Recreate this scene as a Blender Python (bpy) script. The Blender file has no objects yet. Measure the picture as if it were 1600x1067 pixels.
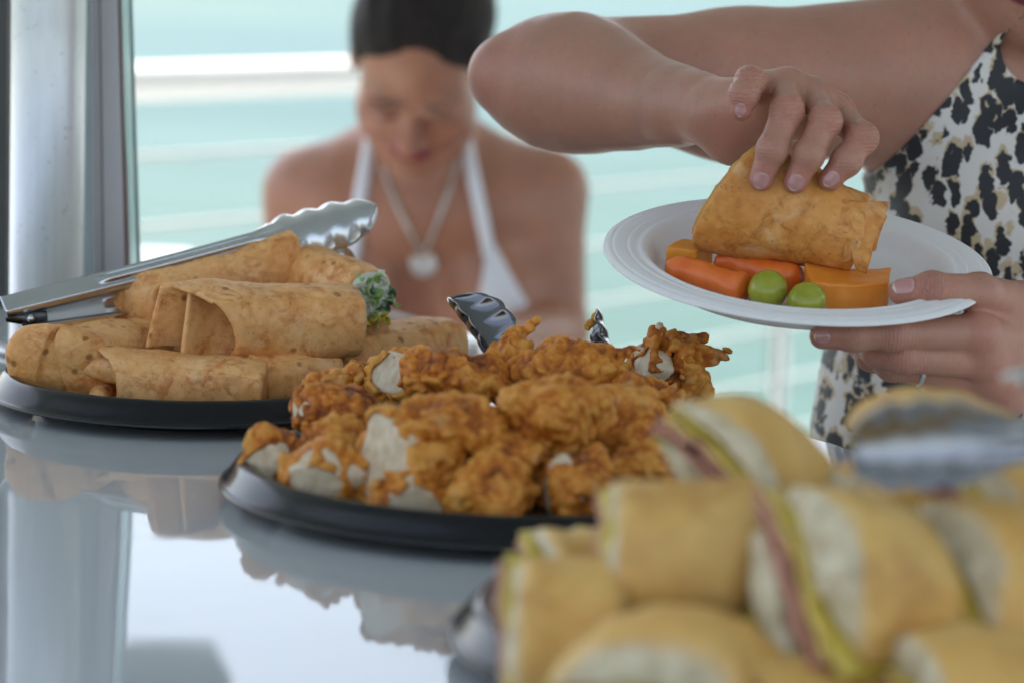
import bpy, bmesh, math, random
import numpy as np
from mathutils import Vector, Matrix

# ------------------------------------------------------------------ camera
SC = bpy.context.scene
F_PX, PITCH, ROLL = 4400.0, math.radians(8.4), math.radians(1.9)
TABLE = 1.06
CAMZ = TABLE + 0.342
cp, sp, cr, sr = math.cos(PITCH), math.sin(PITCH), math.cos(ROLL), math.sin(ROLL)
R0, U0, F0 = np.array([1., 0, 0]), np.array([0, sp, cp]), np.array([0, cp, -sp])


def ray(px, py):
    dx, dy = px - 800.0, py - 533.5
    x, y = dx * cr + dy * sr, -dx * sr + dy * cr
    return F0 + R0 * (x / F_PX) - U0 * (y / F_PX)


def W(px, py, Y):
    """point seen along a given line of sight at ground distance Y"""
    d = ray(px, py)
    return np.array([0, 0, CAMZ]) + d * (Y / d[1])


def Wz(px, py, z):
    d = ray(px, py)
    return np.array([0, 0, CAMZ]) + d * ((z - CAMZ) / d[2])


cam_d = bpy.data.cameras.new('camera')
cam = bpy.data.objects.new('camera', cam_d)
SC.collection.objects.link(cam)
rc = cr * R0 + sr * U0
uc = -sr * R0 + cr * U0
M = Matrix(((rc[0], uc[0], -F0[0], 0), (rc[1], uc[1], -F0[1], 0), (rc[2], uc[2], -F0[2], CAMZ), (0, 0, 0, 1)))
cam.matrix_world = M
cam_d.sensor_width = 36.0
cam_d.lens = F_PX / 1600.0 * 36.0
cam_d.clip_start, cam_d.clip_end = 0.05, 6000.0
cam_d.dof.use_dof = True
cam_d.dof.focus_distance = 1.90
cam_d.dof.aperture_fstop = (cam_d.lens / 1000.0) / 0.021
SC.camera = cam

# ------------------------------------------------------------------ light
SUN_EL, SUN_AZ = math.radians(58), math.radians(-28)      # azimuth from +Y towards +X
world = bpy.data.worlds.new('World')
SC.world = world
world.use_nodes = True
wn = world.node_tree
sky = wn.nodes.new('ShaderNodeTexSky')
sky.sky_type = 'NISHITA'
sky.sun_disc = False
sky.sun_elevation = SUN_EL
sky.sun_rotation = SUN_AZ
sky.air_density = 1.0
sky.dust_density = 1.6
bg = wn.nodes['Background']
bg.inputs['Strength'].default_value = 0.12
hs = wn.nodes.new('ShaderNodeHueSaturation')               # hazy, half clouded tropical sky
hs.inputs['Saturation'].default_value = 0.66
wm = wn.nodes.new('ShaderNodeMix'); wm.data_type = 'RGBA'; wm.blend_type = 'MULTIPLY'; wm.inputs[0].default_value = 1.0
wm.inputs[7].default_value = (1.0, 0.985, 0.96, 1)
wn.links.new(sky.outputs[0], hs.inputs['Color'])
wn.links.new(hs.outputs[0], wm.inputs[6])
wn.links.new(wm.outputs[2], bg.inputs[0])
sun_d = bpy.data.lights.new('sun', 'SUN')
sun_d.energy = 4.6
sun_d.angle = math.radians(0.5)
sun_d.color = (1.0, 0.95, 0.87)
sun = bpy.data.objects.new('sun', sun_d)
SC.collection.objects.link(sun)
sd = Vector((math.sin(SUN_AZ) * math.cos(SUN_EL), math.cos(SUN_AZ) * math.cos(SUN_EL), math.sin(SUN_EL)))
sun.rotation_euler = sd.to_track_quat('Z', 'Y').to_euler()
sun.location = (0, 0, 30)
SC.view_settings.view_transform = 'Standard'
SC.view_settings.look = 'None'
SC.view_settings.gamma = 1.0
SC.view_settings.use_curve_mapping = False
SC.view_settings.exposure = 1.68
try:
    SC.cycles.use_denoising = True
    SC.cycles.denoiser = 'OPENIMAGEDENOISE'
    SC.cycles.max_bounces = 8
    SC.cycles.diffuse_bounces = 4
    SC.cycles.sample_clamp_indirect = 6.0
except Exception:
    pass

# ------------------------------------------------------------------ object helpers
COL = SC.collection
PI = math.pi


def tag(o, label=None, cat=None, group=None, kind=None):
    if label: o['label'] = label
    if cat: o['category'] = cat
    if group: o['group'] = group
    if kind: o['kind'] = kind
    return o


def empty(name, loc=(0, 0, 0), mat=None):
    o = bpy.data.objects.new(name, None)
    o.empty_display_size = 0.02
    COL.objects.link(o)
    if mat is not None: o.matrix_world = mat
    else: o.location = loc
    return o


def mesh_obj(name, V, F, mat=None, parent=None, smooth=True, mw=None, attrs=None):
    V = np.asarray(V, dtype=np.float32).reshape(-1, 3)
    me = bpy.data.meshes.new(name)
    if isinstance(F, np.ndarray):
        k = F.shape[1]
        me.vertices.add(len(V)); me.vertices.foreach_set('co', V.ravel())
        me.loops.add(F.size); me.loops.foreach_set('vertex_index', F.astype(np.int32).ravel())
        me.polygons.add(len(F)); me.polygons.foreach_set('loop_start', np.arange(0, F.size, k, dtype=np.int32))
        me.update(calc_edges=True)
        me.validate()
    else:
        me.from_pydata([tuple(map(float, v)) for v in V], [], F)
    if smooth:
        me.polygons.foreach_set('use_smooth', np.ones(len(me.polygons), dtype=bool))
    if attrs:
        for an, a in attrs.items():
            a = np.asarray(a, dtype=np.float32)
            if a.ndim == 1:
                at = me.attributes.new(an, 'FLOAT', 'POINT'); at.data.foreach_set('value', a)
            else:
                if a.shape[1] == 3: a = np.hstack([a, np.ones((len(a), 1), np.float32)])
                at = me.attributes.new(an, 'FLOAT_COLOR', 'POINT'); at.data.foreach_set('color', a.ravel())
    o = bpy.data.objects.new(name, me)
    COL.objects.link(o)
    if mat is not None: me.materials.append(mat)
    if mw is not None: o.matrix_world = mw
    if parent is not None: o.parent = parent
    return o


def copy_tree(o, parent=None):
    c = o.copy()
    COL.objects.link(c)
    c.parent = parent
    for ch in list(o.children):
        copy_tree(ch, c)
    return c


def frame(origin, x, up=(0, 0, 1)):
    """matrix whose local x runs along x and whose z is as near to up as it can be"""
    x = Vector(x).normalized(); up = Vector(up)
    y = up.cross(x).normalized(); z = x.cross(y)
    return Matrix(((x[0], y[0], z[0], origin[0]), (x[1], y[1], z[1], origin[1]), (x[2], y[2], z[2], origin[2]), (0, 0, 0, 1)))


def grid_faces(nu, nv, wu=False, wv=False):
    iu = np.arange(nu if wu else nu - 1); iv = np.arange(nv if wv else nv - 1)
    a, b = np.meshgrid(iu, iv, indexing='ij')
    a2, b2 = (a + 1) % nu, (b + 1) % nv
    return np.stack([a * nv + b, a2 * nv + b, a2 * nv + b2, a * nv + b2], -1).reshape(-1, 4)


def lathe(prof, n=96, closed=False):
    p = np.array(prof, float)
    th = np.linspace(0, 2 * PI, n, endpoint=False)
    V = np.stack([p[:, None, 0] * np.cos(th), p[:, None, 0] * np.sin(th), np.repeat(p[:, 1:2], n, 1)], -1)
    return V.reshape(-1, 3), grid_faces(len(p), n, closed, True)


def smooth_prof(pts, per=4):
    """Catmull-Rom through the profile points"""
    p = np.array(pts, float); out = []
    for i in range(len(p) - 1):
        p0, p1, p2, p3 = p[max(i - 1, 0)], p[i], p[i + 1], p[min(i + 2, len(p) - 1)]
        for k in range(per):
            t = k / per
            out.append(0.5 * ((2 * p1) + (-p0 + p2) * t + (2 * p0 - 5 * p1 + 4 * p2 - p3) * t * t + (-p0 + 3 * p1 - 3 * p2 + p3) * t ** 3))
    out.append(p[-1])
    return np.array(out)


def tube_mesh(path, radii, n=12, cap=True):
    P = np.array(path, float); r = np.broadcast_to(np.asarray(radii, float), (len(P),))
    T = np.gradient(P, axis=0); T /= np.linalg.norm(T, axis=1)[:, None] + 1e-12
    ref = np.array([0, 0, 1.]) if abs(T[0][2]) < 0.9 else np.array([1., 0, 0])
    V = []
    for i in range(len(P)):
        a = np.cross(T[i], ref); a /= np.linalg.norm(a); b = np.cross(T[i], a); ref = -np.cross(T[i], a) * -1 if False else ref
        th = np.linspace(0, 2 * PI, n, endpoint=False)
        V.append(P[i] + r[i] * (np.cos(th)[:, None] * a + np.sin(th)[:, None] * b))
    V = np.array(V).reshape(-1, 3)
    F = [tuple(f) for f in grid_faces(len(P), n, False, True)]
    if cap:
        F.append(tuple(range(n - 1, -1, -1))); F.append(tuple(range((len(P) - 1) * n, len(P) * n)))
    return V, F


def box_mesh(sx, sy, sz, c=(0, 0, 0)):
    V = np.array([[x, y, z] for x in (-.5, .5) for y in (-.5, .5) for z in (-.5, .5)]) * (sx, sy, sz) + np.array(c)
    return V, [(0, 1, 3, 2), (4, 6, 7, 5), (0, 4, 5, 1), (2, 3, 7, 6), (0, 2, 6, 4), (1, 5, 7, 3)]


def bevel(o, w, seg=3):
    m = o.modifiers.new('bevel', 'BEVEL'); m.width = w; m.segments = seg; m.limit_method = 'ANGLE'; m.angle_limit = 0.7
    return o


def solid(o, t, off=0.0):
    m = o.modifiers.new('solid', 'SOLIDIFY'); m.thickness = t; m.offset = off
    return o


# ------------------------------------------------------------------ noise and signed distance sculpting
_rng = np.random.RandomState(7)
_perm = np.concatenate([_rng.permutation(256)] * 3).astype(np.int32)
_g = _rng.normal(size=(256, 3)); _g = (_g / np.linalg.norm(_g, axis=1)[:, None]).astype(np.float32)


def noise(P):
    P = np.asarray(P, np.float32)
    i = np.floor(P).astype(np.int32); f = P - i; i &= 255
    u = f * f * f * (f * (f * 6 - 15) + 10)
    X, Y, Z = i[:, 0], i[:, 1], i[:, 2]
    out = 0
    for dx in (0, 1):
        wx = u[:, 0] if dx else 1 - u[:, 0]
        px = _perm[X + dx]
        for dy in (0, 1):
            wy = wx * (u[:, 1] if dy else 1 - u[:, 1])
            py = _perm[px + Y + dy]
            for dz in (0, 1):
                g = _g[_perm[py + Z + dz]]
                v = g[:, 0] * (f[:, 0] - dx) + g[:, 1] * (f[:, 1] - dy) + g[:, 2] * (f[:, 2] - dz)
                out = out + v * wy * (u[:, 2] if dz else 1 - u[:, 2])
    return out * 1.5


def smin(a, b, k):
    h = np.maximum(k - np.abs(a - b), 0) / k
    return np.minimum(a, b) - h * h * k * 0.25


def smax(a, b, k):
    return -smin(-a, -b, k)


def cone(a, b, ra, rb):
    a = np.asarray(a, np.float32); b = np.asarray(b, np.float32); ab = b - a; L2 = float(ab @ ab) + 1e-12
    def f(P):
        q = P - a
        t = np.clip(q @ ab / L2, 0, 1)
        d = q - t[:, None] * ab
        return np.sqrt(np.einsum('ij,ij->i', d, d)) - (ra + (rb - ra) * t)
    return f


def sph(c, r):
    return cone(c, np.asarray(c, float) + (0, 0, 1e-4), r, r)


def ell(c, r, rot=None):
    c = np.asarray(c, np.float32); r = np.asarray(r, np.float32)
    Rm = None if rot is None else np.asarray(rot, np.float32)       # columns are the local axes
    def f(P):
        q = P - c
        if Rm is not None: q = q @ Rm
        a = q / r; b = a / r
        k0 = np.sqrt(np.einsum('ij,ij->i', a, a)); k1 = np.sqrt(np.einsum('ij,ij->i', b, b)) + 1e-9
        return k0 * (k0 - 1) / k1
    return f


def axes(x, up):
    x = np.asarray(x, float); x = x / np.linalg.norm(x); y = np.cross(up, x); y /= np.linalg.norm(y)
    return np.stack([x, y, np.cross(x, y)], 1)


class Body:
    """ordered smooth unions ('u') and cuts ('s') of distance functions"""
    def __init__(s, post=None): s.p = []; s.post = post
    def add(s, f, k=0.01, op='u'): s.p.append((f, k, op)); return s
    def cut(s, f, k=0.004): return s.add(f, k, 's')
    def __call__(s, P, keep=None):
        d = None
        for i, (f, k, op) in enumerate(s.p):
            if keep is not None and not keep[i]: continue
            v = f(P)
            kk = k(P) if callable(k) else k
            if d is None: d = v if op == 'u' else np.full(len(P), 1.0, np.float32)
            elif op == 'u': d = smin(d, v, kk)
            else: d = smax(d, -v, kk)
        if s.post is not None: d = s.post(P, d)
        return d


def mesh_sdf(B, lo, hi, h, margin=0.0, nb=16):
    lo = np.asarray(lo, np.float32); hi = np.asarray(hi, np.float32)
    n = np.maximum(np.ceil((hi - lo) / (h * nb)).astype(int), 1)
    hd = h * nb * 0.5 * math.sqrt(3)
    bi = np.stack(np.meshgrid(*[np.arange(k) for k in n], indexing='ij'), -1).reshape(-1, 3)
    cen = (lo + (bi + 0.5) * nb * h).astype(np.float32)
    isb = isinstance(B, Body)
    if isb:
        D = np.stack([f(cen) for f, k, op in B.p])
        kk = np.array([0.03 if callable(k) else k for f, k, op in B.p])[:, None]
        un = np.array([op == 'u' for f, k, op in B.p])
        dm = D[un].min(0)
        KEEP = np.where(un[:, None], D < dm + 2.4 * hd + 2 * kk, D < 2.4 * hd + kk)
    dc = B(cen)
    act = np.nonzero(np.abs(dc) < hd * 1.5 + margin)[0]
    nn = n * nb + 1
    loc = np.stack(np.meshgrid(*[np.arange(nb + 1)] * 3, indexing='ij'), -1).reshape(-1, 3)
    ids, pos, quads = [], [], []
    S1, S2 = int(nn[1] * nn[2]), int(nn[2])
    for a in act:
        base = bi[a] * nb
        P = (lo + (base + loc) * h).astype(np.float32)
        keep = KEEP[:, a] if isb else None
        d = (B(P, keep) if isb else B(P)).reshape((nb + 1,) * 3)
        s = d < 0
        c = [s[i:nb + i, j:nb + j, k:nb + k] for i in (0, 1) for j in (0, 1) for k in (0, 1)]
        tot = sum(x.astype(np.int8) for x in c)
        ci = np.stack(np.nonzero((tot > 0) & (tot < 8)), 1)
        if len(ci) == 0: continue
        acc = np.zeros((len(ci), 3)); cnt = np.zeros(len(ci))
        for ax in range(3):
            o1, o2 = [x for x in range(3) if x != ax]
            for u in (0, 1):
                for v in (0, 1):
                    q = ci.copy(); q[:, o1] += u; q[:, o2] += v
                    q2 = q.copy(); q2[:, ax] += 1
                    d1, d2 = d[tuple(q.T)], d[tuple(q2.T)]
                    m = (d1 < 0) != (d2 < 0)
                    t = np.where(m, d1 / np.where(m, d1 - d2, 1), 0)
                    e = q.astype(float); e[:, ax] += t
                    acc += e * m[:, None]; cnt += m
        pos.append(lo + (base + acc / cnt[:, None]) * h)
        g = ci + base
        ids.append(g[:, 0] * S1 + g[:, 1] * S2 + g[:, 2])
        for ax in range(3):
            sl0 = [slice(0, nb)] * 3; sl1 = [slice(0, nb)] * 3; sl1[ax] = slice(1, nb + 1)
            A_, B_ = s[tuple(sl0)], s[tuple(sl1)]
            e = np.stack(np.nonzero(A_ != B_), 1)
            if len(e) == 0: continue
            fl = A_[tuple(e.T)]
            e = e + base
            o1, o2 = (ax + 1) % 3, (ax + 2) % 3
            st = (S1, S2, 1)
            i0 = e[:, 0] * S1 + e[:, 1] * S2 + e[:, 2]
            q = np.stack([i0, i0 - st[o1], i0 - st[o1] - st[o2], i0 - st[o2]], 1)
            q[~fl] = q[~fl][:, ::-1]
            quads.append(q)
    if not ids:
        return np.zeros((0, 3)), np.zeros((0, 4), int)
    ids = np.concatenate(ids); pos = np.concatenate(pos); quads = np.concatenate(quads)
    ids, ui = np.unique(ids, return_index=True); pos = pos[ui]
    k = np.searchsorted(ids, quads); k = np.clip(k, 0, len(ids) - 1)
    ok = (ids[k] == quads).all(1)
    return pos.astype(np.float32), k[ok][:, ::-1]


def project(B, V, it=1, eps=3e-4):
    for _ in range(it):
        d = B(V); g = np.stack([B(V + np.eye(3, dtype=np.float32)[i] * eps) - d for i in range(3)], 1) / eps
        n2 = np.maximum((g * g).sum(1), 0.2)
        st = -np.clip(d, -0.002, 0.002)[:, None] * g / n2[:, None]
        V = (V + st).astype(np.float32)
    return V


# ------------------------------------------------------------------ materials
def hexlin(r, g, b):
    f = lambda c: (c / 255 / 12.92) if c <= 10 else ((c / 255 + 0.055) / 1.055) ** 2.4
    return (f(r), f(g), f(b))


class Mat:
    def __init__(s, name):
        s.m = bpy.data.materials.new(name); s.m.use_nodes = True
        s.n = s.m.node_tree.nodes; s.l = s.m.node_tree.links
        s.b = s.n['Principled BSDF']
    def set(s, **k):
        for a, v in k.items():
            i = s.b.inputs[a.replace('_', ' ')]
            if hasattr(v, 'is_output') or isinstance(v, bpy.types.NodeSocket): s.l.new(v, i)
            elif isinstance(v, tuple) and len(v) == 3 and i.type == 'RGBA': i.default_value = (*v, 1)
            else: i.default_value = v
        return s
    def node(s, t, **k):
        n = s.n.new(t)
        for a, v in k.items(): setattr(n, a, v)
        return n
    def link(s, v, i):
        if isinstance(v, bpy.types.NodeSocket): s.l.new(v, i)
        elif isinstance(v, tuple) and i.type == 'RGBA': i.default_value = (*v, 1) if len(v) == 3 else v
        else: i.default_value = v
    def coord(s, kind='Object', scale=(1, 1, 1), rnd=True, rot=(0, 0, 0)):
        tc = s.node('ShaderNodeTexCoord'); mp = s.node('ShaderNodeMapping')
        mp.inputs['Scale'].default_value = scale if isinstance(scale, tuple) else (scale,) * 3
        mp.inputs['Rotation'].default_value = rot
        v = tc.outputs[kind]
        if rnd:
            oi = s.node('ShaderNodeObjectInfo')
            ml = s.node('ShaderNodeMath', operation='MULTIPLY'); s.link(oi.outputs['Random'], ml.inputs[0]); ml.inputs[1].default_value = 7.3
            ad = s.node('ShaderNodeVectorMath', operation='ADD'); s.link(v, ad.inputs[0]); s.link(ml.outputs[0], ad.inputs[1]); v = ad.outputs[0]
        s.link(v, mp.inputs['Vector'])
        return mp.outputs[0]
    def noise(s, vec, scale, detail=4, rough=0.55, dist=0.0):
        n = s.node('ShaderNodeTexNoise'); s.link(vec, n.inputs['Vector'])
        n.inputs['Scale'].default_value = scale; n.inputs['Detail'].default_value = detail
        n.inputs['Roughness'].default_value = rough; n.inputs['Distortion'].default_value = dist
        return n.outputs['Fac']
    def voronoi(s, vec, scale, rnd=1.0, out='Distance', feature='F1'):
        n = s.node('ShaderNodeTexVoronoi'); n.feature = feature; s.link(vec, n.inputs['Vector'])
        n.inputs['Scale'].default_value = scale; n.inputs['Randomness'].default_value = rnd
        return n.outputs[out]
    def ramp(s, fac, stops, interp='LINEAR'):
        r = s.node('ShaderNodeValToRGB'); r.color_ramp.interpolation = interp
        el = r.color_ramp.elements
        while len(el) < len(stops): el.new(0.5)
        for e, (p, c) in zip(el, stops):
            e.position = p; e.color = (c, c, c, 1) if not isinstance(c, tuple) else (*c, 1)
        s.link(fac, r.inputs[0])
        return r.outputs[0]
    def mix(s, fac, a, b, mode='MIX'):
        m = s.node('ShaderNodeMix', data_type='RGBA', blend_type=mode)
        s.link(fac, m.inputs[0]); s.link(a, m.inputs[6]); s.link(b, m.inputs[7])
        return m.outputs[2]
    def math(s, op, a, b=0.0, c=None):
        m = s.node('ShaderNodeMath', operation=op); s.link(a, m.inputs[0]); s.link(b, m.inputs[1])
        if c is not None: s.link(c, m.inputs[2])
        return m.outputs[0]
    def attr(s, name, out='Color'):
        n = s.node('ShaderNodeAttribute'); n.attribute_name = name
        return n.outputs[out]
    def bump(s, h, strength=0.3, dist=0.002, prev=None):
        b = s.node('ShaderNodeBump'); b.inputs['Strength'].default_value = strength; b.inputs['Distance'].default_value = dist
        s.link(h, b.inputs['Height'])
        if prev is not None: s.link(prev, b.inputs['Normal'])
        return b.outputs[0]


def plain(name, col, rough=0.5, metal=0.0, nscale=40.0, var=0.12, bumpd=0.0, **k):
    m = Mat(name)
    v = m.coord()
    n = m.noise(v, nscale, 5)
    c2 = tuple(x * (1 - var) for x in col); c1 = tuple(min(x * (1 + var), 1) for x in col)
    m.set(Base_Color=m.mix(n, c2, c1), Roughness=m.ramp(n, [(0.3, rough * 0.85), (0.7, min(rough * 1.15, 1))]), Metallic=metal, **k)
    if bumpd: m.set(Normal=m.bump(m.noise(v, nscale * 3, 6), 0.5, bumpd))
    return m.m
# ================================================================== SETTING
def sea_mat():
    m = Mat('sea water')
    v = m.coord('Object', (1, 1, 1), rnd=False)
    vs = m.coord('Object', (0.05, 0.16, 1), rnd=False)
    a = m.noise(vs, 1.0, 5, 0.6, 0.3)
    vb = m.coord('Object', (0.5, 1.3, 1), rnd=False)
    b = m.noise(vb, 1.0, 4, 0.6)
    f = m.math('ADD', m.math('MULTIPLY', a, 0.65), m.math('MULTIPLY', b, 0.35))
    c = m.ramp(f, [(0.34, (0.007, 0.046, 0.043)), (0.46, (0.016, 0.066, 0.065)), (0.58, (0.034, 0.088, 0.090)), (0.74, (0.090, 0.128, 0.134))])
    vg = m.coord('Object', (0.012, 0.03, 1), rnd=False)
    g = m.ramp(m.noise(vg, 1.0, 2), [(0.45, 0.0), (0.62, 1.0)])
    c = m.mix(m.math('MULTIPLY', g, 0.35), c, (0.050, 0.088, 0.048))
    m.set(Base_Color=c, Roughness=0.35, IOR=1.33, Specular_IOR_Level=0.12)
    m.set(Normal=m.bump(m.noise(m.coord('Object', (0.9, 2.2, 1), rnd=False), 1.2, 5), 0.5, 0.12))
    return m.m


deck_white = plain('white gelcoat deck', (0.42, 0.42, 0.41), 0.6, nscale=3, var=0.06)
paint_white = plain('white painted metal', (0.78, 0.78, 0.77), 0.35, nscale=8, var=0.04)
xs = np.linspace(-1, 1, 41); gx = np.sign(xs) * np.abs(xs) ** 2.2 * 1500
V = np.array([[x, y + 1450, -1.0] for x in gx for y in gx])
tag(mesh_obj('sea', V, grid_faces(41, 41), sea_mat()), kind='structure')

rail_z = 1.135
RA, RB = Wz(200, 131, rail_z), Wz(565, 119, rail_z)
rd = (RB - RA); rd[2] = 0; rd /= np.linalg.norm(rd)
rn = np.array([-rd[1], rd[0], 0])                       # out over the water
R_mid = RA + rd * 1.0

V, F = box_mesh(9.0, 9.0, 0.16, (0, 0, 0))
deck = mesh_obj('deck', V, F, deck_white, smooth=False)
ang = math.atan2(rd[1], rd[0])
c = R_mid - rn * 4.38
deck.matrix_world = Matrix.Translation((c[0], c[1], -0.08)) @ Matrix.Rotation(ang, 4, 'Z')
tag(deck, kind='structure')
V, F = box_mesh(8.8, 8.8, 0.9, (0, 0, 0))
hull = mesh_obj('boat_hull', V, F, paint_white, smooth=False)
hull.matrix_world = Matrix.Translation((c[0], c[1], -0.61)) @ Matrix.Rotation(ang, 4, 'Z')
tag(hull, 'white boat hull below the open deck', 'boat')

# roof over the deck
ROOF = 2.32
canvas = plain('grey roof canvas', (0.66, 0.66, 0.65), 0.8, nscale=6, var=0.05)
V, F = box_mesh(7.6, 4.3, 0.06)
c2 = R_mid - rn * (2.15 - 0.05)
roof = empty('canopy_roof', (0, 0, 0), Matrix.Translation((c2[0], c2[1], ROOF + 0.03)) @ Matrix.Rotation(ang, 4, 'Z'))
tag(roof, 'grey canopy roof over the deck', 'roof')
bevel(mesh_obj('roof_panel', V, F, canvas, roof, smooth=False), 0.02)
for y in (-2.05, 2.05):
    V, F = box_mesh(7.4, 0.07, 0.09, (0, y, -0.076)); mesh_obj('roof_beam', V, F, paint_white, roof, smooth=False)

bar_paint = plain('duller white bar paint', (0.46, 0.49, 0.49), 0.5)  # toned down from the top rail's white to lower contrast with the sea
# railing at the boat's side
railing = tag(empty('deck_railing', RA), 'white guard rail along the edge of the boat with thin bars', 'railing')
def rail_at(s, z): return RA + rd * s + np.array([0, 0, z - rail_z])
V, F = tube_mesh([rail_at(s, rail_z) for s in np.linspace(-3, 5, 20)], 0.031, 20)
mesh_obj('top_rail', V - RA, F, paint_white, railing)
for k in range(1, 8):
    z = rail_z - 0.113 * k - 0.005
    V, F = tube_mesh([rail_at(s, z) for s in np.linspace(-3, 5, 12)], 0.0052, 10)
    mesh_obj('rail_bar', V - RA, F, bar_paint, railing)
_d = ray(1222, 530)[:2]
s_post = float((_d[0] * RA[1] - _d[1] * RA[0]) / (rd[0] * _d[1] - rd[1] * _d[0]))
steel = plain('polished rail steel', (0.75, 0.75, 0.74), 0.12, 1.0, nscale=20, var=0.05)
for ds in (-2.4, 0, 2.2):
    V, F = tube_mesh([rail_at(s_post + ds, z) + rn * 0.012 for z in np.linspace(0, rail_z - 0.02, 8)], 0.022, 16)
    mesh_obj('rail_post', V - RA, F, steel, railing)

# serving counter
def counter_mat():
    m = Mat('glossy white counter')
    v = m.coord('Object', 1.0, rnd=False)
    n = m.noise(v, 2.5, 4); s = m.noise(m.coord('Object', (9, 60, 9), rnd=False, rot=(0, 0, 0.5)), 1.0, 6, 0.7)
    sc = m.ramp(s, [(0.6, 0.0), (0.8, 1.0)])
    m.set(Base_Color=m.mix(n, (0.42, 0.44, 0.44), (0.48, 0.50, 0.50)), Roughness=m.math('ADD', m.math('MULTIPLY', sc, 0.16), 0.035), IOR=1.43)
    m.set(Normal=m.bump(m.noise(v, 5.0, 2), 0.10, 0.004))
    return m.m


E2 = Wz(846, 548, TABLE); E1 = Wz(330, 392, TABLE)
ed = (E2 - E1) / np.linalg.norm(E2 - E1)
pe = [E1 - ed * 0.05, E2 + ed * 1.9]
poly = [pe[0][:2], pe[1][:2], np.array([pe[1][0], 0.30]), np.array([-1.7, 0.30]), np.array([-1.7, pe[0][1]])]
def prism(poly, z0, z1):
    n = len(poly); V = [[*p, z0] for p in poly] + [[*p, z1] for p in poly]
    F = [tuple(range(n - 1, -1, -1)), tuple(range(n, 2 * n))] + [(i, (i + 1) % n, n + (i + 1) % n, n + i) for i in range(n)]
    return np.array(V), F
def inset(poly, d):
    cc = np.mean(poly, 0); return [p + (cc - p) / np.linalg.norm(cc - p) * d for p in poly]
counter = tag(empty('serving_counter', (0, 1.2, 0)), 'glossy pale grey serving counter under the platters', 'counter')
V, F = prism(poly, TABLE - 0.045, TABLE)
bevel(mesh_obj('countertop', V - (0, 1.2, 0), F, counter_mat(), counter, smooth=False), 0.012, 4)
V, F = prism(inset(poly, 0.12), 0.0, TABLE - 0.047)
mesh_obj('cabinet', V - (0, 1.2, 0), F, paint_white, counter, smooth=False)

# metal pole and windscreen frame on the left
def alu_mat():
    m = Mat('weathered aluminium')
    v = m.coord('Object', 1.0)
    br = m.noise(m.coord('Object', (120, 120, 1.5)), 1.0, 4)
    sp = m.ramp(m.noise(v, 160, 3, 0.6), [(0.64, 0.0), (0.70, 1.0)])
    low = m.ramp(m.noise(m.coord('Object', (14, 14, 5)), 1.0, 4), [(0.5, 0.0), (0.72, 1.0)])
    c = m.mix(br, (0.52, 0.53, 0.54), (0.70, 0.71, 0.72))
    c = m.mix(m.math('MULTIPLY', sp, 0.35), c, (0.20, 0.19, 0.18))
    c = m.mix(m.math('MULTIPLY', low, 0.35), c, (0.33, 0.31, 0.27))
    m.set(Base_Color=c, Metallic=0.85, Roughness=m.math('ADD', m.math('MULTIPLY', br, 0.18), 0.30), Normal=m.bump(m.noise(v, 90, 5), 0.12, 0.002))
    return m.m
alu = alu_mat()
pb = Wz(72, 549, TABLE)
pole = tag(empty('support_pole', (pb[0], pb[1], TABLE)), 'thick round aluminium pole standing on the counter behind the wraps', 'pole')
V, F = tube_mesh([(0, 0, z) for z in np.linspace(0.006, ROOF - TABLE - 0.001, 6)], 0.0288, 64)
mesh_obj('shaft', V, F, alu, pole)
V, F = lathe([(0.0, 0.006), (0.040, 0.006), (0.0415, 0.0045), (0.0415, 0.0005), (0, 0.0005)], 48)
mesh_obj('base_flange', V, F, alu, pole)

def slab(name, xb0, xb1, xt0, xt1, Y, depth, mat, parent, o, yb=545, yt=-520):
    """a straight strip between two raked lines, depth metres thick"""
    P = [W(xb0, yb, Y), W(xb1, yb, Y), W(xt1, yt, Y), W(xt0, yt, Y)]
    V = np.array(P + [p + np.array([0.0, depth, 0]) for p in P]) - o
    V[[0, 1, 4, 5], 2] = TABLE + 0.001 - o[2]
    F = [(0, 1, 2, 3), (7, 6, 5, 4), (0, 4, 5, 1), (1, 5, 6, 2), (2, 6, 7, 3), (3, 7, 4, 0)]
    return bevel(mesh_obj(name, V, F, mat, parent, smooth=False), 0.0012, 2)


def glass_mat():
    m = Mat('greenish glass edge')
    m.set(Base_Color=(0.70, 0.86, 0.83), Roughness=0.15, Transmission_Weight=0.6, IOR=1.45)
    return m.m
o = W(165, 545, 2.235); o[2] = TABLE
frm = tag(empty('windscreen_frame', o), 'raked grey aluminium windscreen frame with a red seal beside the pole', 'window frame')
alu2 = plain('grey anodised aluminium', (0.40, 0.39, 0.41), 0.42, 0.55, nscale=30, var=0.15)
slab('frame_web', 128, 149, 124, 137, 2.245, 0.03, plain('pale teal aluminium', (0.46, 0.55, 0.56), 0.4, 0.4, nscale=30), frm, o)
slab('frame_rib', 147, 163, 136, 149, 2.235, 0.03, alu2, frm, o)
slab('frame_face', 163.5, 199, 149.5, 168, 2.232, 0.03, alu2, frm, o)
slab('seal', 199.4, 203, 168.4, 172, 2.236, 0.02, plain('dark red rubber seal', (0.16, 0.055, 0.05), 0.6), frm, o)
slab('glass_edge', 203.4, 218, 172.4, 186, 2.24, 0.012, glass_mat(), frm, o)
slab('edge_trim', 218.3, 220.5, 186.3, 188.3, 2.24, 0.012, plain('dark teal trim', (0.16, 0.28, 0.28), 0.4), frm, o)
o = W(-30, 545, 2.40); o[2] = TABLE
dk = tag(empty('dark_post', o), 'dark grey square post at the far left beside the pole', 'post')
slab('post_face', -150, 10, -150, 15, 2.42, 0.08, plain('dark grey metal', (0.07, 0.068, 0.065), 0.5, 0.3, nscale=25, var=0.2), dk, o)

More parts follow.
